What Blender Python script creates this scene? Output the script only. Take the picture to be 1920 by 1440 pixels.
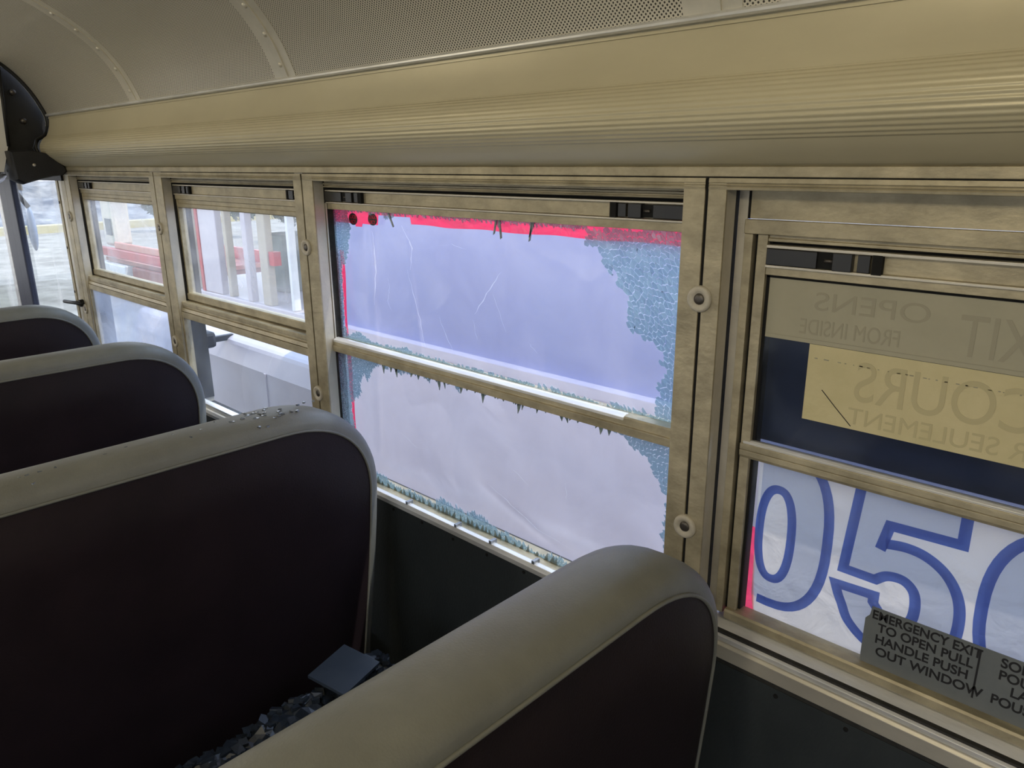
import bpy, bmesh, math, random
from mathutils import Vector, Matrix, noise
PI = math.pi
S = bpy.context.scene
COL = S.collection
for o in list(bpy.data.objects): bpy.data.objects.remove(o)

# ------------------------------------------------------------------ camera
cam = bpy.data.objects.new('camera', bpy.data.cameras.new('camera')); COL.objects.link(cam)
cam.data.sensor_fit = 'HORIZONTAL'; cam.data.sensor_width = 36; cam.data.lens = 26.456
cam.data.clip_start = 0.02; cam.data.clip_end = 500
XR, XU, XF = (0.72151697, 0.69236048, -0.00708734), (-0.19146137, 0.20934006, 0.95891568), (-0.66539898, 0.69051699, -0.28360269)
M3 = Matrix(((XR[0], XU[0], -XF[0]), (XR[1], XU[1], -XF[1]), (XR[2], XU[2], -XF[2])))
cam.matrix_world = Matrix.Translation((0, -0.82, 1.52)) @ M3.to_4x4()
S.camera = cam

# ------------------------------------------------------------------ sky, sun, exposure
W = bpy.data.worlds.new('sky'); S.world = W; W.use_nodes = True
nt = W.node_tree; nt.nodes.clear()
out = nt.nodes.new('ShaderNodeOutputWorld'); bg = nt.nodes.new('ShaderNodeBackground')
tc = nt.nodes.new('ShaderNodeTexCoord'); sep = nt.nodes.new('ShaderNodeSeparateXYZ'); rp = nt.nodes.new('ShaderNodeValToRGB')
rp.color_ramp.elements[0].position = 0.0; rp.color_ramp.elements[0].color = (1.0, 0.97, 0.95, 1)
rp.color_ramp.elements[1].position = 0.55; rp.color_ramp.elements[1].color = (0.50, 0.68, 1.0, 1)
nt.links.new(tc.outputs['Generated'], sep.inputs[0]); nt.links.new(sep.outputs['Z'], rp.inputs[0])
nt.links.new(rp.outputs[0], bg.inputs[0]); nt.links.new(bg.outputs[0], out.inputs[0])
bg.inputs[1].default_value = 2.0
sun = bpy.data.objects.new('sun', bpy.data.lights.new('sun', 'SUN')); COL.objects.link(sun)
sun.data.energy = 2.5; sun.data.angle = 0.01; sun.data.color = (1.0, 0.95, 0.86)
sun.rotation_euler = Vector((-0.40, -0.22, -0.90)).to_track_quat('-Z', 'Y').to_euler()
S.view_settings.view_transform = 'Standard'; S.view_settings.look = 'None'
S.view_settings.gamma = 1.0; S.view_settings.use_curve_mapping = False
S.view_settings.exposure = 0.72

# ------------------------------------------------------------------ material helpers
def srgb(r, g, b):
    f = lambda c: ((c/255+0.055)/1.055)**2.4 if c > 10 else c/255/12.92
    return (f(r), f(g), f(b), 1)
def new_mat(name):
    m = bpy.data.materials.new(name); m.use_nodes = True; t = m.node_tree; t.nodes.clear()
    o = t.nodes.new('ShaderNodeOutputMaterial'); return m, t, o
def pbr(name, c1, c2=None, scale=20, stretch=(1, 1, 1), rough=0.5, rough2=None, metal=0.0, bump=0.0, bscale=200, coat=0.0, spec=0.5, detail=6, lo=0.35, hi=0.65):
    m, t, o = new_mat(name)
    p = t.nodes.new('ShaderNodeBsdfPrincipled'); t.links.new(p.outputs[0], o.inputs[0])
    p.inputs['Metallic'].default_value = metal; p.inputs['Roughness'].default_value = rough
    p.inputs['Specular IOR Level'].default_value = spec; p.inputs['Coat Weight'].default_value = coat
    tcx = t.nodes.new('ShaderNodeTexCoord'); mp = t.nodes.new('ShaderNodeMapping'); mp.inputs['Scale'].default_value = stretch
    t.links.new(tcx.outputs['Object'], mp.inputs[0])
    if c2:
        n = t.nodes.new('ShaderNodeTexNoise'); n.inputs['Scale'].default_value = scale; n.inputs['Detail'].default_value = detail
        n.inputs['Roughness'].default_value = 0.65
        r = t.nodes.new('ShaderNodeValToRGB'); r.color_ramp.elements[0].position = lo; r.color_ramp.elements[1].position = hi
        r.color_ramp.elements[0].color = c1; r.color_ramp.elements[1].color = c2
        t.links.new(mp.outputs[0], n.inputs[0]); t.links.new(n.outputs[0], r.inputs[0]); t.links.new(r.outputs[0], p.inputs['Base Color'])
        if rough2 is not None:
            mr = t.nodes.new('ShaderNodeMapRange'); mr.inputs['To Min'].default_value = rough; mr.inputs['To Max'].default_value = rough2
            t.links.new(n.outputs[0], mr.inputs[0]); t.links.new(mr.outputs[0], p.inputs['Roughness'])
    else: p.inputs['Base Color'].default_value = c1
    if bump:
        n2 = t.nodes.new('ShaderNodeTexNoise'); n2.inputs['Scale'].default_value = bscale; n2.inputs['Detail'].default_value = 3
        b = t.nodes.new('ShaderNodeBump'); b.inputs['Strength'].default_value = bump; b.inputs['Distance'].default_value = 0.002
        t.links.new(mp.outputs[0], n2.inputs[0]); t.links.new(n2.outputs[0], b.inputs['Height']); t.links.new(b.outputs[0], p.inputs['Normal'])
    return m
MT = {}
MT['alu'] = pbr('weathered aluminium', (0.27, 0.235, 0.155, 1), (0.53, 0.465, 0.32, 1), 34, (0.5, 1, 0.8), 0.40, 0.58, 0.45, 0.25, 220, lo=0.3, hi=0.72, detail=10)
MT['alu_clean'] = pbr('satin aluminium', (0.50, 0.47, 0.40, 1), (0.60, 0.56, 0.47, 1), 18, (0.5, 1, 1), 0.38, 0.5, 0.5, 0.12, 200)
MT['alu_sill'] = pbr('bright sill aluminium', (0.62, 0.62, 0.60, 1), (0.80, 0.80, 0.79, 1), 40, (0.2, 1, 1), 0.3, 0.5, 0.45, 0.15, 200)
MT['cove'] = pbr('cream cove enamel', (0.54, 0.485, 0.325, 1), (0.61, 0.55, 0.375, 1), 6, (0.4, 1, 1), 0.34, 0.42, 0.1, 0.08, 60)
MT['rib'] = pbr('bare rib metal', (0.60, 0.57, 0.48, 1), (0.72, 0.68, 0.58, 1), 12, (1, 1, 1), 0.38, 0.48, 0.3)
MT['rubber'] = pbr('black rubber', (0.006, 0.006, 0.007, 1), (0.012, 0.012, 0.013, 1), 30, rough=0.55, bump=0.15)
MT['plastic_black'] = pbr('black latch plastic', (0.010, 0.010, 0.011, 1), (0.016, 0.016, 0.016, 1), 60, rough=0.38)
MT['hole'] = pbr('dark recess', (0.002, 0.002, 0.002, 1), rough=0.9)
MT['gap'] = pbr('dark channel felt', (0.012, 0.012, 0.012, 1), (0.03, 0.028, 0.024, 1), 80, rough=0.85)
MT['wall'] = pbr('charcoal wall panel', (0.019, 0.024, 0.026, 1), (0.027, 0.033, 0.035, 1), 14, (1, 1, 0.6), 0.5, 0.62, 0.0, 0.35, 260)
MT['vinyl'] = pbr('dark maroon vinyl', (0.0125, 0.0080, 0.0100, 1), (0.0175, 0.0110, 0.0135, 1), 9, rough=0.5, rough2=0.6, bump=0.22, bscale=420, spec=0.25)
MT['vinyl_sheen'] = pbr('vinyl with grey sky sheen', (0.150, 0.152, 0.132, 1), (0.195, 0.198, 0.175, 1), 7, rough=0.42, rough2=0.52, bump=0.18, bscale=420, spec=0.5)  # sky sheen on the seat tops, painted as a lighter grey vinyl
MT['piping'] = pbr('grey piping', (0.20, 0.20, 0.20, 1), rough=0.45)
MT['floor'] = pbr('dusty grey rubber floor', (0.10, 0.095, 0.085, 1), (0.16, 0.15, 0.135, 1), 8, rough=0.6)
MT['steel'] = pbr('dark steel tube', (0.05, 0.05, 0.055, 1), rough=0.4, metal=0.6)
MT['screw'] = pbr('screw steel', (0.10, 0.09, 0.08, 1), rough=0.4, metal=0.7)
MT['washer'] = pbr('grey nylon washer', (0.42, 0.39, 0.32, 1), (0.5, 0.46, 0.38, 1), 90, rough=0.5)
MT['jamb'] = pbr('dark navy door rubber', (0.012, 0.016, 0.035, 1), (0.022, 0.027, 0.05, 1), 20, rough=0.5)
MT['white_paint'] = pbr('white enamel', (0.70, 0.69, 0.66, 1), (0.76, 0.75, 0.72, 1), 5, rough=0.35)
MT['hose'] = pbr('silver hose', (0.45, 0.46, 0.48, 1), (0.7, 0.7, 0.72, 1), 60, rough=0.3, metal=0.6)

def perforated(name):
    m, t, o = new_mat(name)
    p = t.nodes.new('ShaderNodeBsdfPrincipled'); t.links.new(p.outputs[0], o.inputs[0])
    p.inputs['Metallic'].default_value = 0.15; p.inputs['Roughness'].default_value = 0.36
    uv = t.nodes.new('ShaderNodeUVMap'); sx = t.nodes.new('ShaderNodeSeparateXYZ'); t.links.new(uv.outputs[0], sx.inputs[0])
    def mth(op, a, b=None, c=None):
        n = t.nodes.new('ShaderNodeMath'); n.operation = op
        for i, v in enumerate((a, b, c)):
            if v is None: continue
            if isinstance(v, (int, float)): n.inputs[i].default_value = v
            else: t.links.new(v, n.inputs[i])
        return n.outputs[0]
    P = 0.0060
    def circ(off):
        u = mth('SUBTRACT', mth('FRACT', mth('ADD', mth('DIVIDE', sx.outputs[0], P), off)), 0.5)
        v = mth('SUBTRACT', mth('FRACT', mth('ADD', mth('DIVIDE', sx.outputs[1], P), off)), 0.5)
        return mth('SQRT', mth('ADD', mth('MULTIPLY', u, u), mth('MULTIPLY', v, v)))
    d = mth('MINIMUM', circ(0.0), circ(0.5))
    hole = mth('LESS_THAN', d, 0.21)
    n = t.nodes.new('ShaderNodeTexNoise'); n.inputs['Scale'].default_value = 4; n.inputs['Detail'].default_value = 5
    r = t.nodes.new('ShaderNodeValToRGB'); r.color_ramp.elements[0].color = (0.62, 0.58, 0.48, 1); r.color_ramp.elements[1].color = (0.72, 0.68, 0.57, 1)
    t.links.new(n.outputs[0], r.inputs[0])
    mx = t.nodes.new('ShaderNodeMix'); mx.data_type = 'RGBA'; t.links.new(hole, mx.inputs['Factor'])
    t.links.new(r.outputs[0], mx.inputs[6]); mx.inputs[7].default_value = (0.05, 0.045, 0.035, 1)
    t.links.new(mx.outputs[2], p.inputs['Base Color'])
    t.links.new(mth('MULTIPLY_ADD', hole, -0.15, 0.15), p.inputs['Metallic'])
    t.links.new(mth('MULTIPLY_ADD', hole, 0.5, 0.36), p.inputs['Roughness'])
    return m
MT['perf'] = perforated('perforated ceiling sheet')

def glass(name, haze=0.08, tint=(0.97, 0.99, 1, 1), hcol=(0.8, 0.85, 0.9, 1), scale=6, lo=0.4, hi=0.75, haze2=0.3, stretch=(1, 1, 1)):
    m, t, o = new_mat(name)
    tr = t.nodes.new('ShaderNodeBsdfTransparent'); tr.inputs[0].default_value = tint
    gl = t.nodes.new('ShaderNodeBsdfGlossy'); gl.inputs['Roughness'].default_value = 0.03
    fr = t.nodes.new('ShaderNodeFresnel'); fr.inputs[0].default_value = 1.45
    ge = t.nodes.new('ShaderNodeNewGeometry')
    a = t.nodes.new('ShaderNodeMixShader'); t.links.new(fr.outputs[0], a.inputs[0]); t.links.new(tr.outputs[0], a.inputs[1]); t.links.new(gl.outputs[0], a.inputs[2])
    ab = t.nodes.new('ShaderNodeMixShader'); t.links.new(ge.outputs['Backfacing'], ab.inputs[0]); t.links.new(a.outputs[0], ab.inputs[1]); t.links.new(tr.outputs[0], ab.inputs[2])
    df = t.nodes.new('ShaderNodeBsdfDiffuse'); df.inputs[0].default_value = hcol
    ts = t.nodes.new('ShaderNodeBsdfTranslucent'); ts.inputs[0].default_value = hcol
    dm = t.nodes.new('ShaderNodeMixShader'); dm.inputs[0].default_value = 0.6; t.links.new(df.outputs[0], dm.inputs[1]); t.links.new(ts.outputs[0], dm.inputs[2])
    tcx = t.nodes.new('ShaderNodeTexCoord'); mp = t.nodes.new('ShaderNodeMapping'); mp.inputs['Scale'].default_value = stretch
    n = t.nodes.new('ShaderNodeTexNoise'); n.inputs['Scale'].default_value = scale; n.inputs['Detail'].default_value = 6; n.inputs['Distortion'].default_value = 0.6
    t.links.new(tcx.outputs['Object'], mp.inputs[0]); t.links.new(mp.outputs[0], n.inputs[0])
    mr = t.nodes.new('ShaderNodeMapRange'); mr.inputs[1].default_value = lo; mr.inputs[2].default_value = hi; mr.inputs[3].default_value = haze; mr.inputs[4].default_value = haze2
    t.links.new(n.outputs[0], mr.inputs[0])
    f = t.nodes.new('ShaderNodeMixShader'); t.links.new(mr.outputs[0], f.inputs[0]); t.links.new(ab.outputs[0], f.inputs[1]); t.links.new(dm.outputs[0], f.inputs[2])
    t.links.new(f.outputs[0], o.inputs[0]); return m
MT['glass_dusty'] = glass('dusty window glass', 0.10, haze2=0.36, hcol=(0.82, 0.80, 0.78, 1))
MT['glass_hazy'] = glass('smeared window glass', 0.22, hcol=(0.75, 0.8, 0.9, 1), haze2=0.6, scale=5, lo=0.35, hi=0.65)
MT['glass_clear'] = glass('clear window glass', 0.03, haze2=0.10)
MT['glass_dark'] = glass('grimy tinted glass', 0.03, (0.55, 0.62, 0.75, 1), haze2=0.09, scale=9)
MT['door_glass'] = glass('dusty door glass', 0.03, hcol=(0.9, 0.86, 0.78, 1), haze2=0.42, scale=4, lo=0.48, hi=0.72, stretch=(2.2, 2.2, 0.7))

def film(name, col, trans, bscale=9, gloss=0.12):
    m, t, o = new_mat(name)
    tcx = t.nodes.new('ShaderNodeTexCoord')
    n = t.nodes.new('ShaderNodeTexNoise'); n.inputs['Scale'].default_value = bscale; n.inputs['Detail'].default_value = 4; n.inputs['Distortion'].default_value = 0.5
    t.links.new(tcx.outputs['Object'], n.inputs[0])
    bp = t.nodes.new('ShaderNodeBump'); bp.inputs['Strength'].default_value = 0.5; bp.inputs['Distance'].default_value = 0.01; t.links.new(n.outputs[0], bp.inputs['Height'])
    ts = t.nodes.new('ShaderNodeBsdfTranslucent'); ts.inputs[0].default_value = col
    df = t.nodes.new('ShaderNodeBsdfDiffuse'); df.inputs[0].default_value = col
    tr = t.nodes.new('ShaderNodeBsdfTransparent'); tr.inputs[0].default_value = (0.95, 0.95, 0.97, 1)
    gl = t.nodes.new('ShaderNodeBsdfGlossy'); gl.inputs['Roughness'].default_value = 0.22
    for x in (ts, df, gl): t.links.new(bp.outputs[0], x.inputs['Normal'])
    a = t.nodes.new('ShaderNodeMixShader'); a.inputs[0].default_value = 0.22; t.links.new(ts.outputs[0], a.inputs[1]); t.links.new(df.outputs[0], a.inputs[2])
    mr = t.nodes.new('ShaderNodeMapRange'); mr.inputs[1].default_value = 0.38; mr.inputs[2].default_value = 0.66; mr.inputs[3].default_value = trans*1.04; mr.inputs[4].default_value = trans*0.95
    t.links.new(n.outputs[0], mr.inputs[0])
    b = t.nodes.new('ShaderNodeMixShader'); t.links.new(mr.outputs[0], b.inputs[0]); t.links.new(a.outputs[0], b.inputs[1]); t.links.new(tr.outputs[0], b.inputs[2])
    c = t.nodes.new('ShaderNodeMixShader'); c.inputs[0].default_value = gloss; t.links.new(b.outputs[0], c.inputs[1]); t.links.new(gl.outputs[0], c.inputs[2])
    t.links.new(c.outputs[0], o.inputs[0]); return m
MT['film'] = film('milky plastic film', (0.97, 0.90, 0.94, 1), 0.66, 7)
MT['tape_red'] = film('fluorescent red tape', (1.0, 0.05, 0.13, 1), 0.05, 30, 0.04)
MT['sheet_white'] = film('white translucent sheet', (0.86, 0.80, 0.74, 1), 0.0, 20, 0.03)
MT['sheet_pale'] = film('pale blue translucent ink', (0.70, 0.76, 0.90, 1), 0.0, 20, 0.03)
MT['ink_blue'] = film('blue outline ink', (0.10, 0.18, 0.58, 1), 0.0, 20, 0.03)
MT['ink_black'] = pbr('black print', (0.012, 0.012, 0.014, 1), rough=0.5)
MT['label_grey'] = pbr('grey decal', (0.13, 0.145, 0.15, 1), (0.15, 0.165, 0.17, 1), 30, rough=0.4)
MT['decal_grey'] = pbr('khaki grey decal back', (0.33, 0.31, 0.22, 1), (0.36, 0.335, 0.24, 1), 18, (1, 1, 1), 0.5)
MT['decal_yellow'] = pbr('yellowed decal back', (0.50, 0.44, 0.24, 1), (0.56, 0.49, 0.28, 1), 18, rough=0.5, bump=0.3, bscale=120)
MT['decal_ink'] = pbr('show through print', (0.295, 0.275, 0.195, 1), rough=0.5)
MT['decal_ink_yellow'] = pbr('show through print on yellow', (0.44, 0.385, 0.215, 1), rough=0.5)

def shard_mat():
    m, t, o = new_mat('crazed teal safety glass')
    tr = t.nodes.new('ShaderNodeBsdfTransparent'); tr.inputs[0].default_value = (0.64, 0.74, 0.77, 1)
    gl = t.nodes.new('ShaderNodeBsdfGlossy'); gl.inputs['Roughness'].default_value = 0.15; gl.inputs[0].default_value = (0.8, 0.95, 0.95, 1)
    ts = t.nodes.new('ShaderNodeBsdfTranslucent'); ts.inputs[0].default_value = (0.50, 0.60, 0.64, 1)
    a = t.nodes.new('ShaderNodeMixShader'); a.inputs[0].default_value = 0.22; t.links.new(tr.outputs[0], a.inputs[1]); t.links.new(ts.outputs[0], a.inputs[2])
    b = t.nodes.new('ShaderNodeMixShader'); b.inputs[0].default_value = 0.08; t.links.new(a.outputs[0], b.inputs[1]); t.links.new(gl.outputs[0], b.inputs[2])
    t.links.new(b.outputs[0], o.inputs[0]); return m
MT['shard'] = shard_mat()
def crack_mat():
    m, t, o = new_mat('bright fracture faces')
    ts = t.nodes.new('ShaderNodeBsdfTranslucent'); ts.inputs[0].default_value = (0.96, 1.0, 1.0, 1)
    tr = t.nodes.new('ShaderNodeBsdfTransparent'); tr.inputs[0].default_value = (0.97, 1.0, 0.99, 1)
    a = t.nodes.new('ShaderNodeMixShader'); a.inputs[0].default_value = 0.28; t.links.new(tr.outputs[0], a.inputs[1]); t.links.new(ts.outputs[0], a.inputs[2])
    t.links.new(a.outputs[0], o.inputs[0]); return m
MT['crack'] = crack_mat()
MT['crack_dark'] = pbr('dark fracture edge', (0.03, 0.06, 0.06, 1), rough=0.3)
MT['spike'] = pbr('grey green glass splinter', (0.10, 0.14, 0.14, 1), (0.24, 0.30, 0.30, 1), 120, rough=0.25)
MT['crumb'] = pbr('glass crumb', (0.05, 0.06, 0.075, 1), (0.20, 0.23, 0.27, 1), 90, rough=0.12, spec=0.9)
MT['crumb_dark'] = pbr('dusty glass crumbs', (0.012, 0.017, 0.024, 1), (0.026, 0.034, 0.046, 1), 60, rough=0.3)
# outdoors
MT['gravel'] = pbr('pale gravel', (0.17, 0.15, 0.12, 1), (0.33, 0.30, 0.25, 1), 1.6, (1, 1, 1), 0.9, detail=9)
MT['rubble'] = pbr('grey rubble', (0.06, 0.07, 0.095, 1), (0.30, 0.29, 0.28, 1), 1.1, rough=0.9, detail=9)
MT['leaf'] = pbr('dry scrub leaves', (0.09, 0.11, 0.085, 1), (0.20, 0.23, 0.19, 1), 2.0, rough=0.8)
MT['trunk'] = pbr('bark', (0.12, 0.09, 0.06, 1), rough=0.9)
MT['van_white'] = pbr('pinkish white paint', (0.46, 0.40, 0.42, 1), (0.52, 0.46, 0.48, 1), 2, rough=0.35)
MT['truck_white'] = pbr('truck white paint', (0.82, 0.70, 0.74, 1), (0.88, 0.76, 0.79, 1), 2, rough=0.35)
MT['truck_blue'] = pbr('periwinkle blue paint', (0.05, 0.12, 0.48, 1), (0.08, 0.17, 0.55, 1), 2, rough=0.35)
MT['red'] = pbr('red paint', (0.36, 0.015, 0.02, 1), (0.48, 0.04, 0.04, 1), 3, rough=0.35)
MT['maroon'] = pbr('rusty maroon paint', (0.22, 0.07, 0.06, 1), (0.34, 0.14, 0.10, 1), 3, rough=0.6)
MT['green'] = pbr('green paint', (0.02, 0.22, 0.13, 1), (0.03, 0.3, 0.18, 1), 3, rough=0.5)
MT['orange'] = pbr('orange paint', (0.50, 0.16, 0.10, 1), (0.56, 0.26, 0.20, 1), 3, rough=0.5)
MT['tire'] = pbr('tyre', (0.02, 0.02, 0.02, 1), rough=0.8)
MT['darkglass'] = pbr('vehicle glass', (0.05, 0.07, 0.08, 1), rough=0.08, spec=0.8)
MT['tan'] = pbr('tan timber', (0.36, 0.30, 0.21, 1), (0.44, 0.37, 0.27, 1), 3, rough=0.7)
fill_lampm, lt, lo_ = new_mat('fill lamp lens'); em = lt.nodes.new('ShaderNodeEmission'); em.inputs[0].default_value = (1, 0.86, 0.58, 1); em.inputs[1].default_value = 6; lt.links.new(em.outputs[0], lo_.inputs[0])
MT['lamp'] = fill_lampm

# ------------------------------------------------------------------ mesh helpers
class MB:
    def __init__(s): s.v = []; s.f = []; s.uv = None
    def add(s, vs, fs):
        k = len(s.v); s.v += [tuple(p) for p in vs]; s.f += [tuple(i+k for i in f) for f in fs]; return s
    def box(s, x0, x1, y0, y1, z0, z1):
        vs = [(x, y, z) for x in (x0, x1) for y in (y0, y1) for z in (z0, z1)]
        return s.add(vs, [(0, 1, 3, 2), (4, 6, 7, 5), (0, 4, 5, 1), (2, 3, 7, 6), (0, 2, 6, 4), (1, 5, 7, 3)])
    def prism_x(s, prof, x0, x1):          # closed profile of (y,z)
        n = len(prof); vs = [(x0, y, z) for y, z in prof]+[(x1, y, z) for y, z in prof]
        return s.add(vs, [(i, (i+1) % n, n+(i+1) % n, n+i) for i in range(n)]+[tuple(range(n-1, -1, -1)), tuple(range(n, 2*n))])
    def prism_z(s, prof, z0, z1):
        n = len(prof); vs = [(x, y, z0) for x, y in prof]+[(x, y, z1) for x, y in prof]
        return s.add(vs, [(i, (i+1) % n, n+(i+1) % n, n+i) for i in range(n)]+[tuple(range(n-1, -1, -1)), tuple(range(n, 2*n))])
    def poly_y(s, pts, y0, y1):            # polygon in x,z with thickness along y
        n = len(pts); vs = [(x, y0, z) for x, z in pts]+[(x, y1, z) for x, z in pts]
        return s.add(vs, [(i, (i+1) % n, n+(i+1) % n, n+i) for i in range(n)]+[tuple(range(n-1, -1, -1)), tuple(range(n, 2*n))])
    def tube(s, pts, r, n=8, caps=True):
        pts = [Vector(p) for p in pts]; rings = []; base = len(s.v)
        up = Vector((0.13, 0.37, 0.92))
        for i, p in enumerate(pts):
            t = (pts[min(i+1, len(pts)-1)]-pts[max(i-1, 0)]).normalized()
            a = t.cross(up)
            if a.length < 1e-3: a = t.cross(Vector((1, 0, 0)))
            a.normalize(); b = a.cross(t)
            rr = r[i] if isinstance(r, (list, tuple)) else r
            s.v += [tuple(p+a*math.cos(2*PI*k/n)*rr+b*math.sin(2*PI*k/n)*rr) for k in range(n)]
        for i in range(len(pts)-1):
            for k in range(n):
                s.f.append((base+i*n+k, base+i*n+(k+1) % n, base+(i+1)*n+(k+1) % n, base+(i+1)*n+k))
        if caps: s.f.append(tuple(base+k for k in range(n-1, -1, -1))); s.f.append(tuple(base+(len(pts)-1)*n+k for k in range(n)))
        return s
    def lathe_y(s, cx, cz, prof, n=20):    # prof of (radius, y), axis along y
        base = len(s.v)
        for r, y in prof: s.v += [(cx+r*math.cos(2*PI*k/n), y, cz+r*math.sin(2*PI*k/n)) for k in range(n)]
        for i in range(len(prof)-1):
            for k in range(n): s.f.append((base+i*n+k, base+i*n+(k+1) % n, base+(i+1)*n+(k+1) % n, base+(i+1)*n+k))
        s.f.append(tuple(base+k for k in range(n))); s.f.append(tuple(base+(len(prof)-1)*n+k for k in range(n-1, -1, -1)))
        return s
def link(o, parent=None):
    COL.objects.link(o)
    if parent: o.parent = parent
    return o
def build(name, mb, mat, parent=None, smooth=False, bevel=0, auto=None):
    me = bpy.data.meshes.new(name); me.from_pydata(mb.v, [], mb.f); me.update()
    bm = bmesh.new(); bm.from_mesh(me); bmesh.ops.recalc_face_normals(bm, faces=bm.faces); bm.to_mesh(me); bm.free()
    if isinstance(mat, str): mat = MT[mat]
    me.materials.append(mat)
    if smooth:
        for p in me.polygons: p.use_smooth = True
    if auto is not None:
        for p in me.polygons: p.use_smooth = True
        me.set_sharp_from_angle(angle=math.radians(auto))
    o = bpy.data.objects.new(name, me); link(o, parent)
    if bevel:
        b = o.modifiers.new('bevel', 'BEVEL'); b.width = bevel; b.segments = 2; b.limit_method = 'ANGLE'; b.angle_limit = math.radians(40)
    return o
def tag(o, label=None, cat=None, group=None, kind=None):
    if label: o['label'] = label
    if cat: o['category'] = cat
    if group: o['group'] = group
    if kind: o['kind'] = kind
    return o
def empty(name, loc=(0, 0, 0)):
    o = bpy.data.objects.new(name, None); o.location = loc; o.empty_display_size = 0.05; return link(o)
def rebase(root, loc):                      # move an Empty's origin to the thing's base while its parts stay put
    root.location = loc
    for c in root.children: c.matrix_parent_inverse = Matrix.Translation(-Vector(loc))
def bx(name, mat, parent, *a, bevel=0): return build(name, MB().box(*a), mat, parent, bevel=bevel)
def text_obj(name, s, size, mat, parent, x, y, z, mirror=False, align='LEFT', extr=0.0002, sx=1.0, bold=0.0):
    cu = bpy.data.curves.new(name, 'FONT'); cu.body = s; cu.size = size; cu.extrude = extr; cu.align_x = align; cu.offset = bold
    tmp = bpy.data.objects.new('t', cu); COL.objects.link(tmp)
    dg = bpy.context.evaluated_depsgraph_get(); me = bpy.data.meshes.new_from_object(tmp.evaluated_get(dg))
    bpy.data.objects.remove(tmp)
    k = -1 if mirror else 1
    for v in me.vertices: v.co = Vector((v.co.x*k*sx+x, y+v.co.z*(-1), v.co.y+z))
    if not mirror: pass
    me.materials.clear(); me.materials.append(MT[mat]); me.name = name
    o = bpy.data.objects.new(name, me); return link(o, parent)

# ================================================================== SETTING: shell
XMIN, XMAX = -2.80, 3.2
# floor
fl = bx('floor', 'floor', None, -4.6, XMAX, -2.30, 0.06, -0.06, 0.0); tag(fl, 'black rubber bus floor under the seats', 'floor', kind='structure')
# lower side wall
wr = empty('wall_right'); tag(wr, 'charcoal painted side wall panel below the bus windows', 'wall', kind='structure')
build('wall_panel', MB().box(-2.90, XMAX, -0.001, 0.07, 0.0, 0.868), 'wall', wr)
k = 0
xs = [-1.119+0.0885*i for i in range(17)]
for i, x in enumerate(xs):
    if i in (7,): continue
    o = build('screw', MB().lathe_y(x, 0.858+0.002*math.sin(i*2.1), [(0.0032, -0.001), (0.0030, -0.0022), (0.0015, -0.0026)], 10), 'hole', wr)
wall_out = MB()
# opposite side of the bus (behind the camera) and ends
wl = empty('wall_left'); tag(wl, 'far side wall of the bus behind the camera', 'wall', kind='structure')
build('wall_panel', MB().box(-4.4, XMAX, -2.32, -2.25, 0.0, 0.88), 'wall', wl)
build('header', MB().box(-4.4, XMAX, -2.32, -2.25, 1.49, 1.68), 'cove', wl)
for i in range(9):
    x = -4.4+i*0.9
    build('window_post', MB().box(x, x+0.075, -2.31, -2.25, 0.88, 1.49), 'alu', wl)
wb = tag(bx('wall_back', 'cove', None, XMAX, XMAX+0.05, -2.3, 0.06, 0.0, 2.05), 'rear end wall of the bus', 'wall', kind='structure')

# ------------------------------------------------------------------ ceiling
half = [(-0.018, 1.668), (-0.026, 1.690), (-0.043, 1.727), (-0.068, 1.765), (-0.100, 1.800), (-0.140, 1.832), (-0.180, 1.857), (-0.215, 1.876), (-0.30, 1.912), (-0.45, 1.951), (-0.65, 1.983), (-0.90, 2.002), (-1.13, 2.007)]
def catmull(P, n):
    r = []
    for i in range(len(P)-1):
        p0, p1, p2, p3 = P[max(i-1, 0)], P[i], P[i+1], P[min(i+2, len(P)-1)]
        for k in range(n):
            t = k/n
            r.append(tuple(0.5*((2*p1[j])+(-p0[j]+p2[j])*t+(2*p0[j]-5*p1[j]+4*p2[j]-p3[j])*t*t+(-p0[j]+3*p1[j]-3*p2[j]+p3[j])*t**3) for j in range(len(p1))))
    r.append(tuple(P[-1])); return r
arc = catmull(half, 4); arc = arc+[(-2.26-y, z) for y, z in reversed(arc[:-1])]
slen = [0.0]
for a, b in zip(arc, arc[1:]): slen.append(slen[-1]+math.dist(a, b))
def nrm(i):
    a, b = arc[max(i-1, 0)], arc[min(i+1, len(arc)-1)]; ty, tz = b[0]-a[0], b[1]-a[1]; l = math.hypot(ty, tz)
    return (-tz/l*-1, ty/l*1) if False else (tz/l*-1, ty/l)   # points to the outside of the arch for the +y side
def arc_strip(x0, x1, off, th, nx=1, uv=False):
    # inward offset 'off' (into the bus), thickness th outward
    me_v = []; faces = []; n = len(arc)
    cols = [x0+(x1-x0)*k/nx for k in range(nx+1)]
    for x in cols:
        for i, (y, z) in enumerate(arc):
            ny, nz = inward[i]; me_v.append((x, y+ny*off, z+nz*off))
    for k in range(nx):
        for i in range(n-1): faces.append((k*n+i, k*n+i+1, (k+1)*n+i+1, (k+1)*n+i))
    m = MB(); m.add(me_v, faces); return m
inward = []
for i in range(len(arc)):
    a, b = arc[max(i-1, 0)], arc[min(i+1, len(arc)-1)]; ty, tz = b[0]-a[0], b[1]-a[1]; l = math.hypot(ty, tz)
    inward.append((-tz/l, ty/l))     # ty<0 along the arch so z component points down (into the bus)
ce = empty('ceiling'); tag(ce, 'arched bus ceiling of perforated metal sheets between riveted ribs', 'ceiling', kind='structure')
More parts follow.
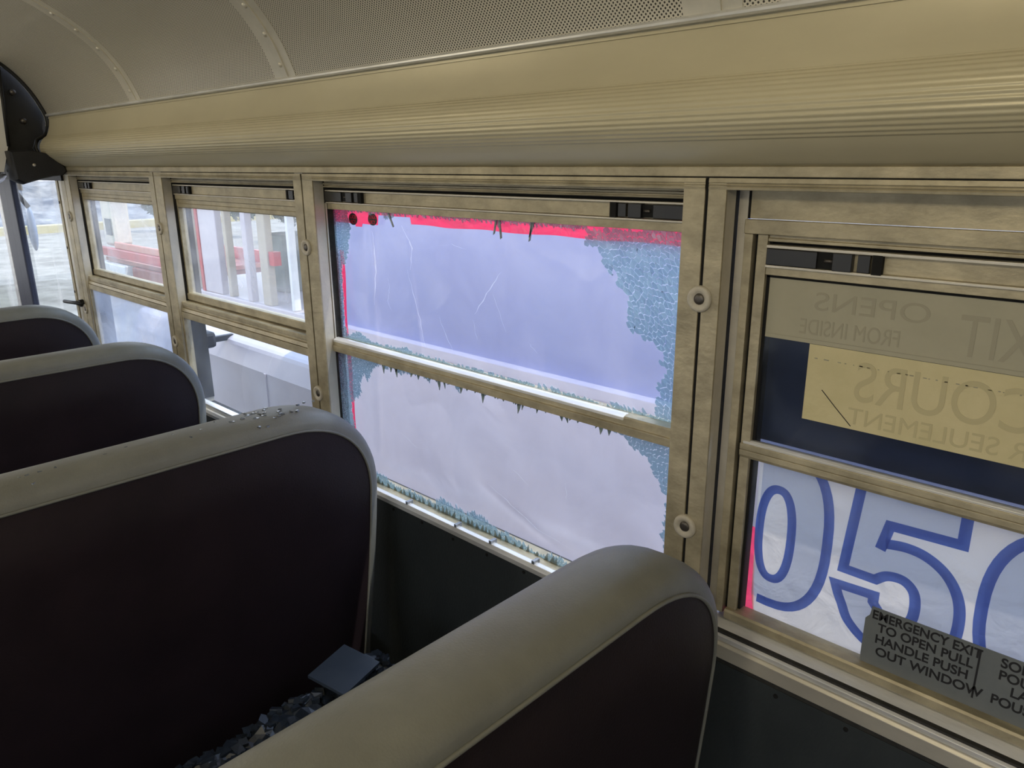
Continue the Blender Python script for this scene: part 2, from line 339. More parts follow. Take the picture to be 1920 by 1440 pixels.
def arch_band(name, x0, x1, off, th, mat, parent, bevel=0):
    n = len(arc); vs = []
    for x in (x0, x1):
        for o_ in (off, off-th):
            vs += [(x, arc[i][0]+inward[i][0]*o_, arc[i][1]+inward[i][1]*o_) for i in range(n)]
    m = MB(); fs = []
    A, B, C_, D_ = 0, n, 2*n, 3*n
    for i in range(n-1):
        fs += [(A+i, A+i+1, C_+i+1, C_+i), (B+i, D_+i, D_+i+1, B+i+1), (A+i, B+i, B+i+1, A+i+1), (C_+i, C_+i+1, D_+i+1, D_+i)]
    fs += [(A, C_, D_, B), (A+n-1, B+n-1, D_+n-1, C_+n-1)]
    m.add(vs, fs)
    o = build(name, m, mat, parent, auto=35)
    if mat == 'perf':
        me = o.data; uvl = me.uv_layers.new(name='UVMap')
        for lp in me.loops:
            vi = lp.vertex_index; co = me.vertices[vi].co; uvl.data[lp.index].uv = (co.x, slen[vi % n])
    return o
ribs = [-2.80, -2.076, -1.350, -0.462, 0.43, 1.32, 2.2]
for a, b in zip(ribs, ribs[1:]+[XMAX]):
    arch_band('ceiling_panel', a, b, 0.0, 0.004, 'perf', ce)
for x in ribs[1:]:
    # plain margins of the two sheets, a raised centre strap, rivets
    arch_band('margin_strip', x-0.038, x+0.034, 0.0012, 0.001, 'rib', ce)
    rb = arch_band('rib_strap', x-0.011, x+0.010, 0.0038, 0.004, 'rib', ce)
    s = 0.03
    while s < 1.1:
        i = min(range(len(slen)), key=lambda q: abs(slen[q]-s)); 
        j = max(1, min(len(arc)-2, i)); 
        # interpolate
        jj = 0
        while slen[jj+1] < s: jj += 1
        t = (s-slen[jj])/(slen[jj+1]-slen[jj]); y = arc[jj][0]*(1-t)+arc[jj+1][0]*t; z = arc[jj][1]*(1-t)+arc[jj+1][1]*t
        n_ = Vector((0, inward[jj][0], inward[jj][1])).normalized(); c = Vector((x+0.001, y, z))+n_*0.0036
        a1 = Vector((1, 0, 0)); a2 = n_.cross(a1)
        m = MB(); rings = [(0.0052, 0), (0.0048, 0.0016), (0.0028, 0.0029)]
        for r, h in rings: m.v += [tuple(c+n_*h+a1*r*math.cos(2*PI*q/10)+a2*r*math.sin(2*PI*q/10)) for q in range(10)]
        for u in range(2):
            for q in range(10): m.f.append((u*10+q, u*10+(q+1) % 10, u*10+10+(q+1) % 10, u*10+10+q))
        m.f.append(tuple(range(20, 30)))
        build('rivet', m, 'rib', rb, smooth=True)
        s += 0.056
# small cream plate near the top right of the view, unseen fill lamps added along the centre line to brighten the cabin
def sloped_plate():
    m = MB(); i0, i1 = 3, 9
    vs = []
    for x in (-0.385, -0.30):
        for i in (1, 4, 7):
            vs.append((x, arc[i][0]+inward[i][0]*0.003, arc[i][1]+inward[i][1]*0.003))
    for x in (-0.385, -0.30):
        for i in (1, 4, 7):
            vs.append((x, arc[i][0]+inward[i][0]*0.0002, arc[i][1]+inward[i][1]*0.0002))
    m.add(vs, [(0, 1, 4, 3), (1, 2, 5, 4), (6, 9, 10, 7), (7, 10, 11, 8), (0, 3, 9, 6), (2, 8, 11, 5), (0, 6, 7, 1), (1, 7, 8, 2), (3, 4, 10, 9), (4, 5, 11, 10)])
    return m
cp = build('ceiling_placard', sloped_plate(), 'white_paint'); tag(cp, 'small cream placard on the perforated ceiling above the nearest window', 'sign')

def fill_lamp(x, power):
    t = empty('fill_lamp', (x, -1.13, 2.003)); tag(t, 'added warm fill lamp in a round dome on the ceiling centre line, %s' % ('the frontmost' if x < -1 else 'the rearmost' if x > 1 else 'the middle one'), 'lamp', 'added fill lamps along the ceiling')
    m = MB()
    prof = [(0.095, 2.004), (0.095, 1.985), (0.085, 1.978)]
    n = 24
    for r, z in prof: m.v += [(x+r*math.cos(2*PI*k/n), -1.13+r*math.sin(2*PI*k/n), z) for k in range(n)]
    for i in range(2):
        for k in range(n): m.f.append((i*n+k, i*n+(k+1) % n, (i+1)*n+(k+1) % n, (i+1)*n+k))
    b = build('fill_lamp_base', m, 'alu_clean', t, smooth=True)
    m = MB(); prof = [(0.084, 1.979), (0.075, 1.968), (0.05, 1.958), (0.02, 1.953)]
    for r, z in prof: m.v += [(x+r*math.cos(2*PI*k/n), -1.13+r*math.sin(2*PI*k/n), z) for k in range(n)]
    for i in range(3):
        for k in range(n): m.f.append((i*n+k, i*n+(k+1) % n, (i+1)*n+(k+1) % n, (i+1)*n+k))
    m.f.append(tuple(range(3*n, 4*n)))
    l = build('fill_lamp_lens', m, 'lamp', t, smooth=True)
    for c in (b, l): c.matrix_parent_inverse = Matrix.Translation((-x, 1.13, -2.003))
    ld = bpy.data.lights.new('fill_light', 'POINT'); ld.shadow_soft_size = 0.06; ld.energy = power; ld.color = (1.0, 0.88, 0.64)
    lo = bpy.data.objects.new('fill_light', ld); link(lo, t); lo.location = (0, 0, -0.125)
for x, p in ((-2.0, 5.0), (-0.3, 5.5), (1.3, 5.0)): fill_lamp(x, p)

# ------------------------------------------------------------------ cove moulding
cv = empty('trim_1'); tag(cv, 'cream ribbed cove moulding bulging above the windows', 'trim', kind='structure')
prof = [(-0.0185, 1.660), (-0.0195, 1.648), (-0.0225, 1.634), (-0.0270, 1.620), (-0.0335, 1.608)]
rib_path = catmull([(-0.0335, 1.608), (-0.0465, 1.597), (-0.0555, 1.583), (-0.0585, 1.570), (-0.0560, 1.557), (-0.0480, 1.546), (-0.040, 1.5395)], 16)
rl = [0]
for a, b in zip(rib_path, rib_path[1:]): rl.append(rl[-1]+math.dist(a, b))
for i, (y, z) in enumerate(rib_path[1:], 1):
    a, b = rib_path[i-1], rib_path[min(i+1, len(rib_path)-1)]; ty, tz = b[0]-a[0], b[1]-a[1]; l = math.hypot(ty, tz)
    amp = 0.00042*math.cos(rl[i]/0.0062*2*PI)
    prof.append((y+tz/l*amp, z-ty/l*amp))
prof += [(-0.030, 1.531), (-0.018, 1.5225), (-0.008, 1.5165), (0.0, 1.5125)]
front = list(prof)
back = [(y+0.012, z) for y, z in reversed(front)]
cov = build('cove_panel', MB().prism_x(front+back, -2.79, XMAX), 'cove', cv, auto=50)
build('cove_groove', MB().prism_x([(-0.0205, 1.6625), (-0.0190, 1.6625), (-0.0190, 1.6600), (-0.0205, 1.6600)], -2.79, XMAX), 'cove', cv)
build('cove_lip', MB().prism_x([(-0.010, 1.674), (-0.0245, 1.6735), (-0.0275, 1.6705), (-0.0275, 1.6675), (-0.0245, 1.6655), (-0.010, 1.6655)], -2.79, XMAX), 'alu_sill', cv, bevel=0.0006)
build('cove_shadow_line', MB().prism_x([(-0.012, 1.666), (-0.0175, 1.666), (-0.0175, 1.6595), (-0.012, 1.6595)], -2.79, XMAX), 'cove', cv)
build('cove_flat', MB().prism_x([(0.0, 1.514), (-0.0045, 1.5125), (-0.0045, 1.5015), (0.0, 1.5010)], -2.79, XMAX), 'alu', cv, bevel=0.0006)

# ------------------------------------------------------------------ windows
def washer(parent, x, z, y=-0.0035, r=0.0165):
    w = build('washer', MB().lathe_y(x, z, [(r, y+0.003), (r, y-0.001), (r*0.93, y-0.0035), (r*0.78, y-0.0042), (r*0.52, y-0.0028), (r*0.46, y-0.0012)], 28), 'washer', parent, auto=60)
    s = build('screw', MB().lathe_y(x, z, [(r*0.44, y-0.001), (r*0.40, y-0.0026), (r*0.2, y-0.0032)], 16), 'screw', w, auto=60)
def latch(parent, x0, x1, y, z0, z1, flip=False):
    L = x1-x0; X = (lambda a, b: (x0+a*L, x0+b*L)) if not flip else (lambda a, b: (x1-b*L, x1-a*L))
    a = empty('latch'); a.parent = parent
    bx('latch_body', 'plastic_black', a, *X(0.0, 0.46), y-0.004, y+0.004, z0, z1, bevel=0.0008)
    h = z1-z0; cz = (z0+z1)/2; c = X(0.55, 0.55)[0]
    m = MB(); rr = h*0.47
    bx('latch_recess', 'hole', a, *X(0.46, 0.66), y-0.001, y+0.003, z0+0.0005, z1-0.0005)
    build('latch_spring', MB().tube([(c-rr*0.4, y-0.0015, cz), (c+rr*0.7, y-0.0015, cz)], h*0.13, 8), 'screw', a, smooth=True)
    bx('latch_thumb', 'plastic_black', a, *X(0.60, 0.76), y-0.0055, y+0.004, z0-0.0004, z1+0.0004, bevel=0.0008)
    bx('latch_slider', 'plastic_black', a, *X(0.80, 0.90), y-0.003, y+0.004, z0, z1, bevel=0.0006)
    bx('latch_stop', 'hole', a, *X(0.92, 1.0), y-0.004, y+0.002, z0-0.0012, z1+0.0012)
    return a
def window_frame(n, x0, x1, fl, fr, label, dp=0.066, om='alu_clean'):
    """opening between the seams x0..x1, flanges of width fl and fr"""
    w = empty('window_%d' % n); tag(w, label, 'window', kind='structure')
    zt, zb = 1.4865, 0.885
    a, b = x0+0.0022, x1-0.0022
    bx('left_flange', 'alu', w, a, x0+fl, -0.003, 0.0, zb, 1.4995, bevel=0.0006)
    bx('right_flange', 'alu', w, x1-fr, b, -0.003, 0.0, zb, 1.4995, bevel=0.0006)
    build('top_flange', MB().prism_x([(0.0, 1.4865), (-0.0030, 1.4870), (-0.0034, 1.4895), (-0.0026, 1.4905), (-0.0034, 1.4920), (-0.0026, 1.4935), (-0.0034, 1.4950), (-0.0030, 1.4998), (0.0, 1.5000)], a, b), 'alu', w)
    # reveals going out through the wall
    bx('left_jamb', 'alu_clean', w, x0+fl-0.0025, x0+fl, 0.0, 0.021, zb, zt)
    bx('left_track', 'gap', w, x0+fl-0.0045, x0+fl-0.0015, 0.021, dp, zb, zt)
    bx('right_jamb', 'alu_clean', w, x1-fr, x1-fr+0.0025, 0.0, dp, zb, zt)
    bx('seam', 'hole', w, x1-0.0022, x1+0.0022, -0.0005, 0.004, zb, 1.4995)
    bx('outer_post', om, w, x1-fr+0.0025, x1, 0.0, dp, 0.86, 1.51)
    bx('outer_post', om, w, x0, x0+fl-0.0045, 0.0, dp, 0.86, 1.51)
    bx('head', 'gap', w, x0, x1, 0.0005, 0.066, 1.4875, 1.56)
    return w
def alu_x(name, prof, x0, x1, w, mat='alu', bevel=0.0005): return build(name, MB().prism_x(prof, x0, x1), mat, w, bevel=bevel)
def rect(y0, y1, z0, z1): return [(y0, z0), (y0, z1), (y1, z1), (y1, z0)]

def upper_rails(w, xa, xb, second):
    alu_x('groove_rail', [(0.021, 1.4740), (0.020, 1.4765), (0.023, 1.4770), (0.023, 1.4790), (0.020, 1.4795), (0.020, 1.4825), (0.023, 1.4830), (0.023, 1.4865), (0.04, 1.4865), (0.04, 1.4740)], xa, xb, w)
    bx('shadow_slot', 'hole', w, xa, xb, 0.034, 0.040, 1.4690, 1.4745)
    alu_x('sash_lip', rect(0.0235, 0.040, 1.4665, 1.4692), xa, xb, w, 'alu_clean')
    alu_x('latch_rail', rect(0.0290, 0.040, 1.4470, 1.4668), xa, xb, w)
    alu_x('sash_lip', rect(0.0235, 0.040, 1.4440, 1.4466), xa, xb, w, 'alu_clean')
    alu_x('sash_rail', rect(0.0265, 0.046, 1.4325, 1.4442), xa, xb, w)
    if second:
        alu_x('glazing_rail', [(0.030, 1.4320), (0.030, 1.4225), (0.0285, 1.4215), (0.0285, 1.4130), (0.031, 1.4110), (0.046, 1.4110), (0.046, 1.4320)], xa, xb, w)

def side_window(n, x0, x1, fl, fr, label, gu, gl, ga, gb):
    w = window_frame(n, x0, x1, fl, fr, label)
    xa, xb = x0+fl, x1-fr
    upper_rails(w, xa, xb, True)
    # side stile of the sash with its row of slots
    bx('sash_stile', 'alu', w, xa+0.001, xa+0.0085, 0.028, 0.046, 1.175, 1.432, bevel=0.0004)
    for k in range(5): bx('slot', 'hole', w, xa-0.0018, xa-0.0006, 0.027, 0.032, 1.215+k*0.045, 1.223+k*0.045)
    bx('sash_stile', 'alu', w, xb-0.0085, xb-0.001, 0.028, 0.046, 1.175, 1.432, bevel=0.0004)
    alu_x('sash_bottom_rail', [(0.028, 1.1870), (0.026, 1.1840), (0.026, 1.1700), (0.030, 1.1670), (0.046, 1.1670), (0.046, 1.1870)], xa, xb, w)
    alu_x('meeting_rail', [(0.010, 1.1660), (0.008, 1.1640), (0.008, 1.1560), (0.012, 1.1545), (0.012, 1.1500), (0.008, 1.1485), (0.006, 1.1400), (0.034, 1.1400), (0.034, 1.1660)], xa, xb, w)
    # fixed lower light
    alu_x('lower_frame', rect(0.004, 0.022, 1.1225, 1.1390), xa, xb, w)
    bx('lower_stile', 'alu', w, xa, xa+0.0085, 0.004, 0.022, 0.892, 1.1225, bevel=0.0005)
    bx('lower_stile', 'alu', w, xb-0.0085, xb, 0.004, 0.022, 0.892, 1.1225, bevel=0.0005)
    alu_x('lower_frame', rect(0.003, 0.022, 0.885, 0.8965), xa, xb, w, 'alu_sill')
    g1 = bx('upper_glass', gu, w, xa+0.006, xb-0.006, 0.038, 0.041, 1.184, 1.413)
    g2 = bx('lower_glass', gl, w, xa+0.006, xb-0.006, 0.012, 0.015, 0.894, 1.125)
    latch(w, xa+0.001, xa+ga, 0.026, 1.4480, 1.4655)
    latch(w, xb-gb, xb-0.001, 0.026, 1.4480, 1.4655, flip=True)
    washer(w, x1, 1.357); washer(w, x1, 1.050)
    return w
xD, xC, xB, xA, xE = -2.794, -2.076, -1.358, -0.467, 0.43
w1 = side_window(1, xD, xC, 0.042, 0.031, 'farthest side window with a smeared hazy lower pane', 'glass_dusty', 'glass_hazy', 0.11, 0.055)
w2 = side_window(2, xC, xB, 0.047, 0.031, 'side window with whole panes between the far window and the shattered one', 'glass_dusty', 'glass_clear', 0.10, 0.075)
# ---- the shattered window
w3 = window_frame(3, xB, xA, 0.0385, 0.031, 'side window whose safety glass is shattered, jagged remains around its edges', 0.045, 'gap')
xa, xb = xB+0.0385, xA-0.031
upper_rails(w3, xa, xb, False)
bx('track_bead', 'alu_clean', w3, xa-0.001, xa+0.002, 0.022, 0.025, 1.17, 1.444)
alu_x('meeting_rail', [(0.018, 1.1690), (0.020, 1.1715), (0.050, 1.1715), (0.050, 1.1470), (0.016, 1.1455), (0.015, 1.1575), (0.018, 1.1590)], xa, xb, w3)
alu_x('meeting_rail_bead', [(0.0165, 1.1660), (0.0165, 1.1705), (0.024, 1.1738), (0.030, 1.1738), (0.030, 1.1660)], xa+0.002, xb-0.09, w3, 'alu_sill')
alu_x('sill_channel', [(0.012, 0.8700), (0.012, 0.8800), (0.016, 0.8810), (0.050, 0.8810), (0.050, 0.8700)], xa, xb, w3, 'alu')
latch(w3, xa+0.001, xa+0.122, 0.026, 1.4480, 1.4655)
latch(w3, xb-0.128, xb+0.0, 0.026, 1.4480, 1.4655, flip=True)
washer(w3, xA, 1.357); washer(w3, xA, 1.050)
washer(w1, xD, 1.357); washer(w1, xD, 1.050)

# ---- shattered remains
U_right = [(-0.6826, 1.4278), (-0.6811, 1.4068), (-0.6667, 1.4085), (-0.6569, 1.3987), (-0.6459, 1.3794), (-0.638, 1.368), (-0.6269, 1.3683), (-0.6208, 1.3525), (-0.6096, 1.3469), (-0.6036, 1.3341), (-0.6067, 1.321), (-0.6025, 1.3094), (-0.6038, 1.297), (-0.5934, 1.2871), (-0.5701, 1.283), (-0.555, 1.2771), (-0.5389, 1.2648), (-0.5451, 1.2547), (-0.5375, 1.2417), (-0.5393, 1.2284), (-0.5499, 1.2171), (-0.5468, 1.2084), (-0.5519, 1.1893), (-0.5528, 1.1800), (-0.5654, 1.1800), (-0.5800, 1.1765), (-0.6146, 1.1765), (-0.6272, 1.1845), (-0.6300, 1.1755), (-0.6925, 1.1765), (-0.781, 1.1765), (-0.781, 1.1674), (-0.4950, 1.1668), (-0.4950, 1.4363)]
U_left = [(-1.3241, 1.436), (-1.2746, 1.4332), (-1.2657, 1.397), (-1.272, 1.3739), (-1.2837, 1.3375), (-1.2927, 1.3251), (-1.3040, 1.3208), (-1.3056, 1.2882), (-1.3065, 1.2421), (-1.3085, 1.1988), (-1.2964, 1.1789), (-1.2683, 1.1903), (-1.2484, 1.1867), (-1.2132, 1.1771), (-1.1763, 1.1767), (-1.1278, 1.1790), (-1.1046, 1.1830), (-1.0875, 1.1770), (-1.0472, 1.1764), (-0.9738, 1.1760), (-0.9052, 1.1758), (-0.781, 1.1758), (-0.781, 1.1688), (-1.3256, 1.1683)]
U_top = [(-1.27, 1.4375), (-1.27, 1.4290), (-1.21, 1.4300), (-1.198, 1.4250), (-1.186, 1.4300), (-1.165, 1.4290), (-1.15, 1.4190), (-1.135, 1.4215), (-1.120, 1.4290), (-1.08, 1.4295), (-1.0, 1.4285), (-0.94, 1.4265), (-0.90, 1.4290), (-0.862, 1.4255), (-0.858, 1.4160), (-0.852, 1.4270), (-0.792, 1.4270), (-0.786, 1.4130), (-0.778, 1.4270), (-0.72, 1.4255), (-0.68, 1.4265), (-0.68, 1.4375)]
L_left = [(-1.3299, 1.1571), (-0.8895, 1.1655), (-0.7012, 1.1615), (-0.7011, 1.1422), (-0.7337, 1.1450), (-0.7965, 1.1450), (-0.8001, 1.1369), (-0.8072, 1.1441), (-0.864, 1.1446), (-0.8846, 1.1450), (-0.8861, 1.1363), (-0.8964, 1.1447), (-0.9408, 1.1454), (-0.9469, 1.1326), (-0.9578, 1.1412), (-1.0154, 1.1449), (-1.0236, 1.1333), (-1.0457, 1.1423), (-1.0929, 1.1386), (-1.1245, 1.1306), (-1.1368, 1.1421), (-1.1549, 1.130), (-1.1709, 1.1412), (-1.2026, 1.1253), (-1.2237, 1.0946), (-1.2312, 1.1099), (-1.2481, 1.0897), (-1.2448, 1.0688), (-1.274, 1.0441), (-1.2846, 1.0348), (-1.2834, 1.0127), (-1.2764, 0.9727), (-1.2818, 0.9254), (-1.3197, 0.9056)]
L_right = [(-0.712, 1.1634), (-0.4960, 1.162), (-0.4960, 0.9600), (-0.5150, 0.9700), (-0.5167, 0.9928), (-0.5243, 1.0002), (-0.5184, 1.0225), (-0.5175, 1.0659), (-0.5257, 1.0723), (-0.5309, 1.0854), (-0.5441, 1.1002), (-0.5532, 1.1188), (-0.5743, 1.1228), (-0.5888, 1.1338), (-0.6108, 1.1397), (-0.6169, 1.1452), (-0.6374, 1.1452), (-0.6727, 1.1436), (-0.6935, 1.1387)]
L_sill = [(-1.316, 0.897), (-1.256, 0.896), (-1.2255, 0.8975), (-1.1791, 0.904), (-1.1676, 0.892), (-1.1241, 0.8890), (-1.1016, 0.8959), (-1.0588, 0.8915), (-1.0239, 0.8904), (-1.0073, 0.912), (-0.9893, 0.9079), (-0.9702, 0.8977), (-0.9595, 0.9056), (-0.9322, 0.8985), (-0.9233, 0.909), (-0.8967, 0.9073), (-0.8615, 0.8964), (-0.8444, 0.889), (-0.839, 0.8992), (-0.8119, 0.8925), (-0.7756, 0.8866), (-0.7371, 0.8863), (-0.7301, 0.8969), (-0.6933, 0.8916), (-0.6525, 0.8866), (-0.6022, 0.8890), (-0.55, 0.8860), (-0.499, 0.8920), (-0.499, 0.8760), (-1.316, 0.876)]
def inside(p, P):
    x, z = p; c = False; j = len(P)-1
    for i in range(len(P)):
        (xi, zi), (xj, zj) = P[i], P[j]
        if (zi > z) != (zj > z) and x < (xj-xi)*(z-zi)/(zj-zi)+xi: c = not c
        j = i
    return c
def clip_half(poly, nx, nz, d):            # keep nx*x+nz*z<=d
    r = []
    for i in range(len(poly)):
        a, b = poly[i], poly[(i+1) % len(poly)]; da = nx*a[0]+nz*a[1]-d; db = nx*b[0]+nz*b[1]-d
        if da <= 0: r.append(a)
        if (da < 0) != (db < 0) and da != db:
            t = da/(da-db); r.append((a[0]+(b[0]-a[0])*t, a[1]+(b[1]-a[1])*t))
    return r
def crazed(name_prefix, P, y, seed, cell, slant, parent, white=0.6, th=0.0010):
    """remains of a tempered pane: irregular cells with open fracture lines"""
    rnd = random.Random(seed)
    x0, x1 = min(p[0] for p in P), max(p[0] for p in P); z0, z1 = min(p[1] for p in P), max(p[1] for p in P)
    cx, cz = cell; ca, sa = math.cos(slant), math.sin(slant)
    # work in a slanted, stretched lattice so the cells run along the fracture direction
    cen = (x0+x1)/2, (z0+z1)/2; R = math.hypot(x1-x0, z1-z0)/2+cx*3
    nu, nv = int(R/cx)+1, int(R/cz)+1
    pts = {}
    for i in range(-nu, nu+1):
        for j in range(-nv, nv+1):
            u = (i+0.5*(j % 2)+rnd.uniform(-0.38, 0.38))*cx; v = (j+rnd.uniform(-0.38, 0.38))*cz
            pts[(i, j)] = (u, v)
    inv = lambda u, v: (cen[0]+u*ca-v*sa, cen[1]+u*sa+v*ca)
    body = MB(); crack = MB(); dark = MB(); nb = [(a, b) for a in (-2, -1, 0, 1, 2) for b in (-2, -1, 0, 1, 2) if (a, b) != (0, 0)]
    for (i, j), (u, v) in pts.items():
        if abs(i) == nu or abs(j) == nv: continue
        w = inv(u, v)
        if not inside(w, P): continue
        poly = [(u-cx*2, v-cz*2), (u+cx*2, v-cz*2), (u+cx*2, v+cz*2), (u-cx*2, v+cz*2)]
        for a, b in nb:
            q = pts.get((i+a, j+b))
            if not q: continue
            # anisotropic voronoi
            du, dv = (q[0]-u)/cx**2, (q[1]-v)/cz**2; mx_, mz_ = (q[0]+u)/2, (q[1]+v)/2
            poly = clip_half(poly, du, dv, du*mx_+dv*mz_)
            if len(poly) < 3: break
        if len(poly) < 3: continue
        c = (sum(p[0] for p in poly)/len(poly), sum(p[1] for p in poly)/len(poly))
        sh = [(c[0]+(p[0]-c[0])*0.87, c[1]+(p[1]-c[1])*0.87) for p in poly]
        ty, tz = rnd.uniform(-0.04, 0.04), rnd.uniform(-0.04, 0.04); dy = rnd.uniform(-0.0002, 0.0002)
        W = [inv(*p) for p in sh]; wc = inv(*c); n = len(W)
        fr = [(x, y+dy+(x-wc[0])*ty+(z-wc[1])*tz, z) for x, z in W]; bk = [(x, yy+th, z) for x, yy, z in fr]
        body.add(fr+bk, [tuple(range(n)), tuple(range(2*n-1, n-1, -1))]+[(k, n+k, n+(k+1) % n, (k+1) % n) for k in range(n)])
        for k in range(len(poly)):
            a, b = inv(*poly[k]), inv(*poly[(k+1) % len(poly)])
            L = math.hypot(b[0]-a[0], b[1]-a[1])
            if L < 0.002: continue
            r = rnd.random()
            if r < white*0.80: tgt = crack
            elif r < white*0.80+0.015: tgt = dark
            else: continue
            wd = rnd.uniform(0.0006, 0.0016)*(1 if tgt is crack else 0.6); px, pz = -(b[1]-a[1])/L*wd, (b[0]-a[0])/L*wd; m_ = ((a[0]+b[0])/2, (a[1]+b[1])/2); yy = y+th+0.0006
            bow = rnd.uniform(-0.0009, 0.0009); m_ = (m_[0]+px/wd*bow, m_[1]+pz/wd*bow)
            ring = [(a[0], a[1]), (m_[0]-px, m_[1]-pz), (b[0], b[1]), (m_[0]+px, m_[1]+pz)]
            tgt.add([(x, yy, z) for x, z in ring], [(0, 1, 2, 3)])
    b = build('glass_shards', body, 'shard', parent); b['kind'] = 'stuff'
    c1 = build('fracture_lines', crack, 'crack', parent); c1['kind'] = 'stuff'
    if dark.v: c2 = build('fracture_lines', dark, 'crack_dark', parent); c2['kind'] = 'stuff'
ug = empty('shattered_pane'); tag(ug, 'jagged teal remains of the shattered upper pane, widest at top right', 'broken glass')
crazed('u', U_right, 0.040, 3, (0.0105, 0.0052), math.radians(-48), ug, 0.9)
crazed('u', U_left, 0.040, 4, (0.0052, 0.0044), math.radians(-60), ug, 0.9)
crazed('u', U_top, 0.040, 5, (0.0062, 0.0032), math.radians(-70), ug, 0.3)
sq = MB()
for x, l, dx in ((-0.862, 0.020, -0.006), (-0.855, 0.026, 0.003), (-0.786, 0.026, -0.005), (-0.782, 0.020, -0.009), (-1.142, 0.022, 0.014)):
    sq.poly_y([(x, 1.432), (x+0.004, 1.432), (x+0.004+dx, 1.430-l), (x+0.001+dx, 1.428-l)], 0.0385, 0.040)
so = build('glass_splinters', sq, MT['spike'], ug); so['kind'] = 'stuff'
rebase(ug, (-0.93, 0.04, 1.169))
lg = empty('shattered_pane'); tag(lg, 'jagged remains of the shattered lower pane, hanging from the middle bar and along the sill', 'broken glass')
crazed('l', L_left, 0.027, 6, (0.0075, 0.0034), math.radians(-62), lg, 0.7)
crazed('l', L_right, 0.027, 7, (0.0090, 0.0042), math.radians(-40), lg, 0.7)
crazed('l', L_sill, 0.027, 8, (0.0085, 0.0032), math.radians(-68), lg, 0.9)
spk = MB(); rnd = random.Random(21)
def spike(x, z, w, h, y):
    lean_ = rnd.uniform(-0.5, 0.5)*w; spk.poly_y([(x-w/2, z), (x+w/2, z), (x+w*0.30+lean_*0.5, z-h*0.55), (x+lean_, z-h), (x-w*0.22+lean_*0.4, z-h*0.5)], y, y+0.0012)
x = -1.14
while x < -0.60:
    big = rnd.random() < 0.22
    spike(x, 1.1465, rnd.uniform(0.006, 0.012), rnd.uniform(0.011, 0.018) if big else rnd.uniform(0.004, 0.009), 0.026)
    x += rnd.uniform(0.006, 0.020)
for x in (-1.165, -1.125, -1.00, -0.885, -0.80): spike(x, 1.1465, 0.011, 0.022, 0.026)
x = -1.30
while x < -0.55:
    spike(x, 0.8815, rnd.uniform(0.005, 0.010), -rnd.uniform(0.006, 0.014), 0.026); x += rnd.uniform(0.008, 0.022)
sp_ = build('glass_spikes', spk, MT['spike'], lg); sp_['kind'] = 'stuff'
rebase(lg, (-0.93, 0.027, 0.876))

# ---- plastic film outside the shattered window, red tape
def film_mesh():
    m = MB(); nx, nz = 180, 120; x0, x1, z0, z1 = -1.352, -0.474, 0.876, 1.452
    for j in range(nz+1):
        for i in range(nx+1):
            x = x0+(x1-x0)*i/nx; z = z0+(z1-z0)*j/nz
            e = min(1, 6*min(i/nx, 1-i/nx))*min(1, 6*min(j/nz, 1-j/nz))
            d = 0.005*noise.noise(Vector((x*3, z*3, 1)))+0.003*noise.noise(Vector((x*9+z*5, z*6, 4)))+0.0035*(abs(noise.noise(Vector((x*7-z*3, z*4+x*2, 9))))**0.5-0.5)
            # folds: one vertical crease left, one diagonal low right
            c1 = abs(x+1.235-0.03*(z-1.2)); d += 0.005*math.exp(-(c1/0.012)**2)
            c3 = abs(x+1.10+0.12*(z-1.25)); d += 0.003*math.exp(-(c3/0.008)**2)*(1 if z > 1.15 else 0)
            c2 = abs((z-0.905)+(x+0.80)*0.35); d += -0.006*math.exp(-(c2/0.010)**2)*max(0, min(1, (x+0.95)*5))
            m.v.append((x, 0.060+d*e, z))
    for j in range(nz):
        for i in range(nx): m.f.append((j*(nx+1)+i, j*(nx+1)+i+1, (j+1)*(nx+1)+i+1, (j+1)*(nx+1)+i))
    return m
ft = empty('film_cover'); tag(ft, 'milky plastic film stretched outside the shattered window', 'plastic film')
build('film', film_mesh(), 'film', ft, smooth=True)
m = MB(); m.v = [(x, 0.0715, z) for x in (-1.352, -0.44) for z in (1.40, 1.452)]
def tape_strip(pts_top, pts_bot, y):
    m = MB(); n = len(pts_top)
    m.v = [(x, y+0.0010*math.sin(x*90), z) for x, z in pts_top]+[(x, y+0.0010*math.sin(x*90), z) for x, z in pts_bot]
    m.f = [(i, i+1, n+i+1, n+i) for i in range(n-1)]; return m
N = 300
tp = [(-1.345+(0.90)*i/N, 1.452) for i in range(N+1)]
def tape_low(x):
    if x < -1.186: return 1.406+(-0.006 if -1.262 < x < -1.24 else 0)
    if x < -1.090: return 1.4245
    return 1.4120+0.001*math.sin(x*40)
t1 = build('tape', tape_strip(tp, [(x, tape_low(x)) for x, z in tp], 0.0515), 'tape_red', ft); t1['label'] = 'fluorescent red tape strip along the top'
sd = [(-1.352, 0.95+0.40*i/20) for i in range(21)]
m = MB(); m.v = [(-1.323+(0.003 if z < 1.05 else 0), 0.0515, z) for x, z in sd]+[(-1.3115+0.003*math.sin(z*30)+(0.004 if z < 1.05 else 0), 0.0515, z) for x, z in sd]; m.f = [(i, i+1, 21+i+1, 21+i) for i in range(20)]
t2 = build('tape', m, 'tape_red', ft); t2['label'] = 'fluorescent red tape strip down the left edge'
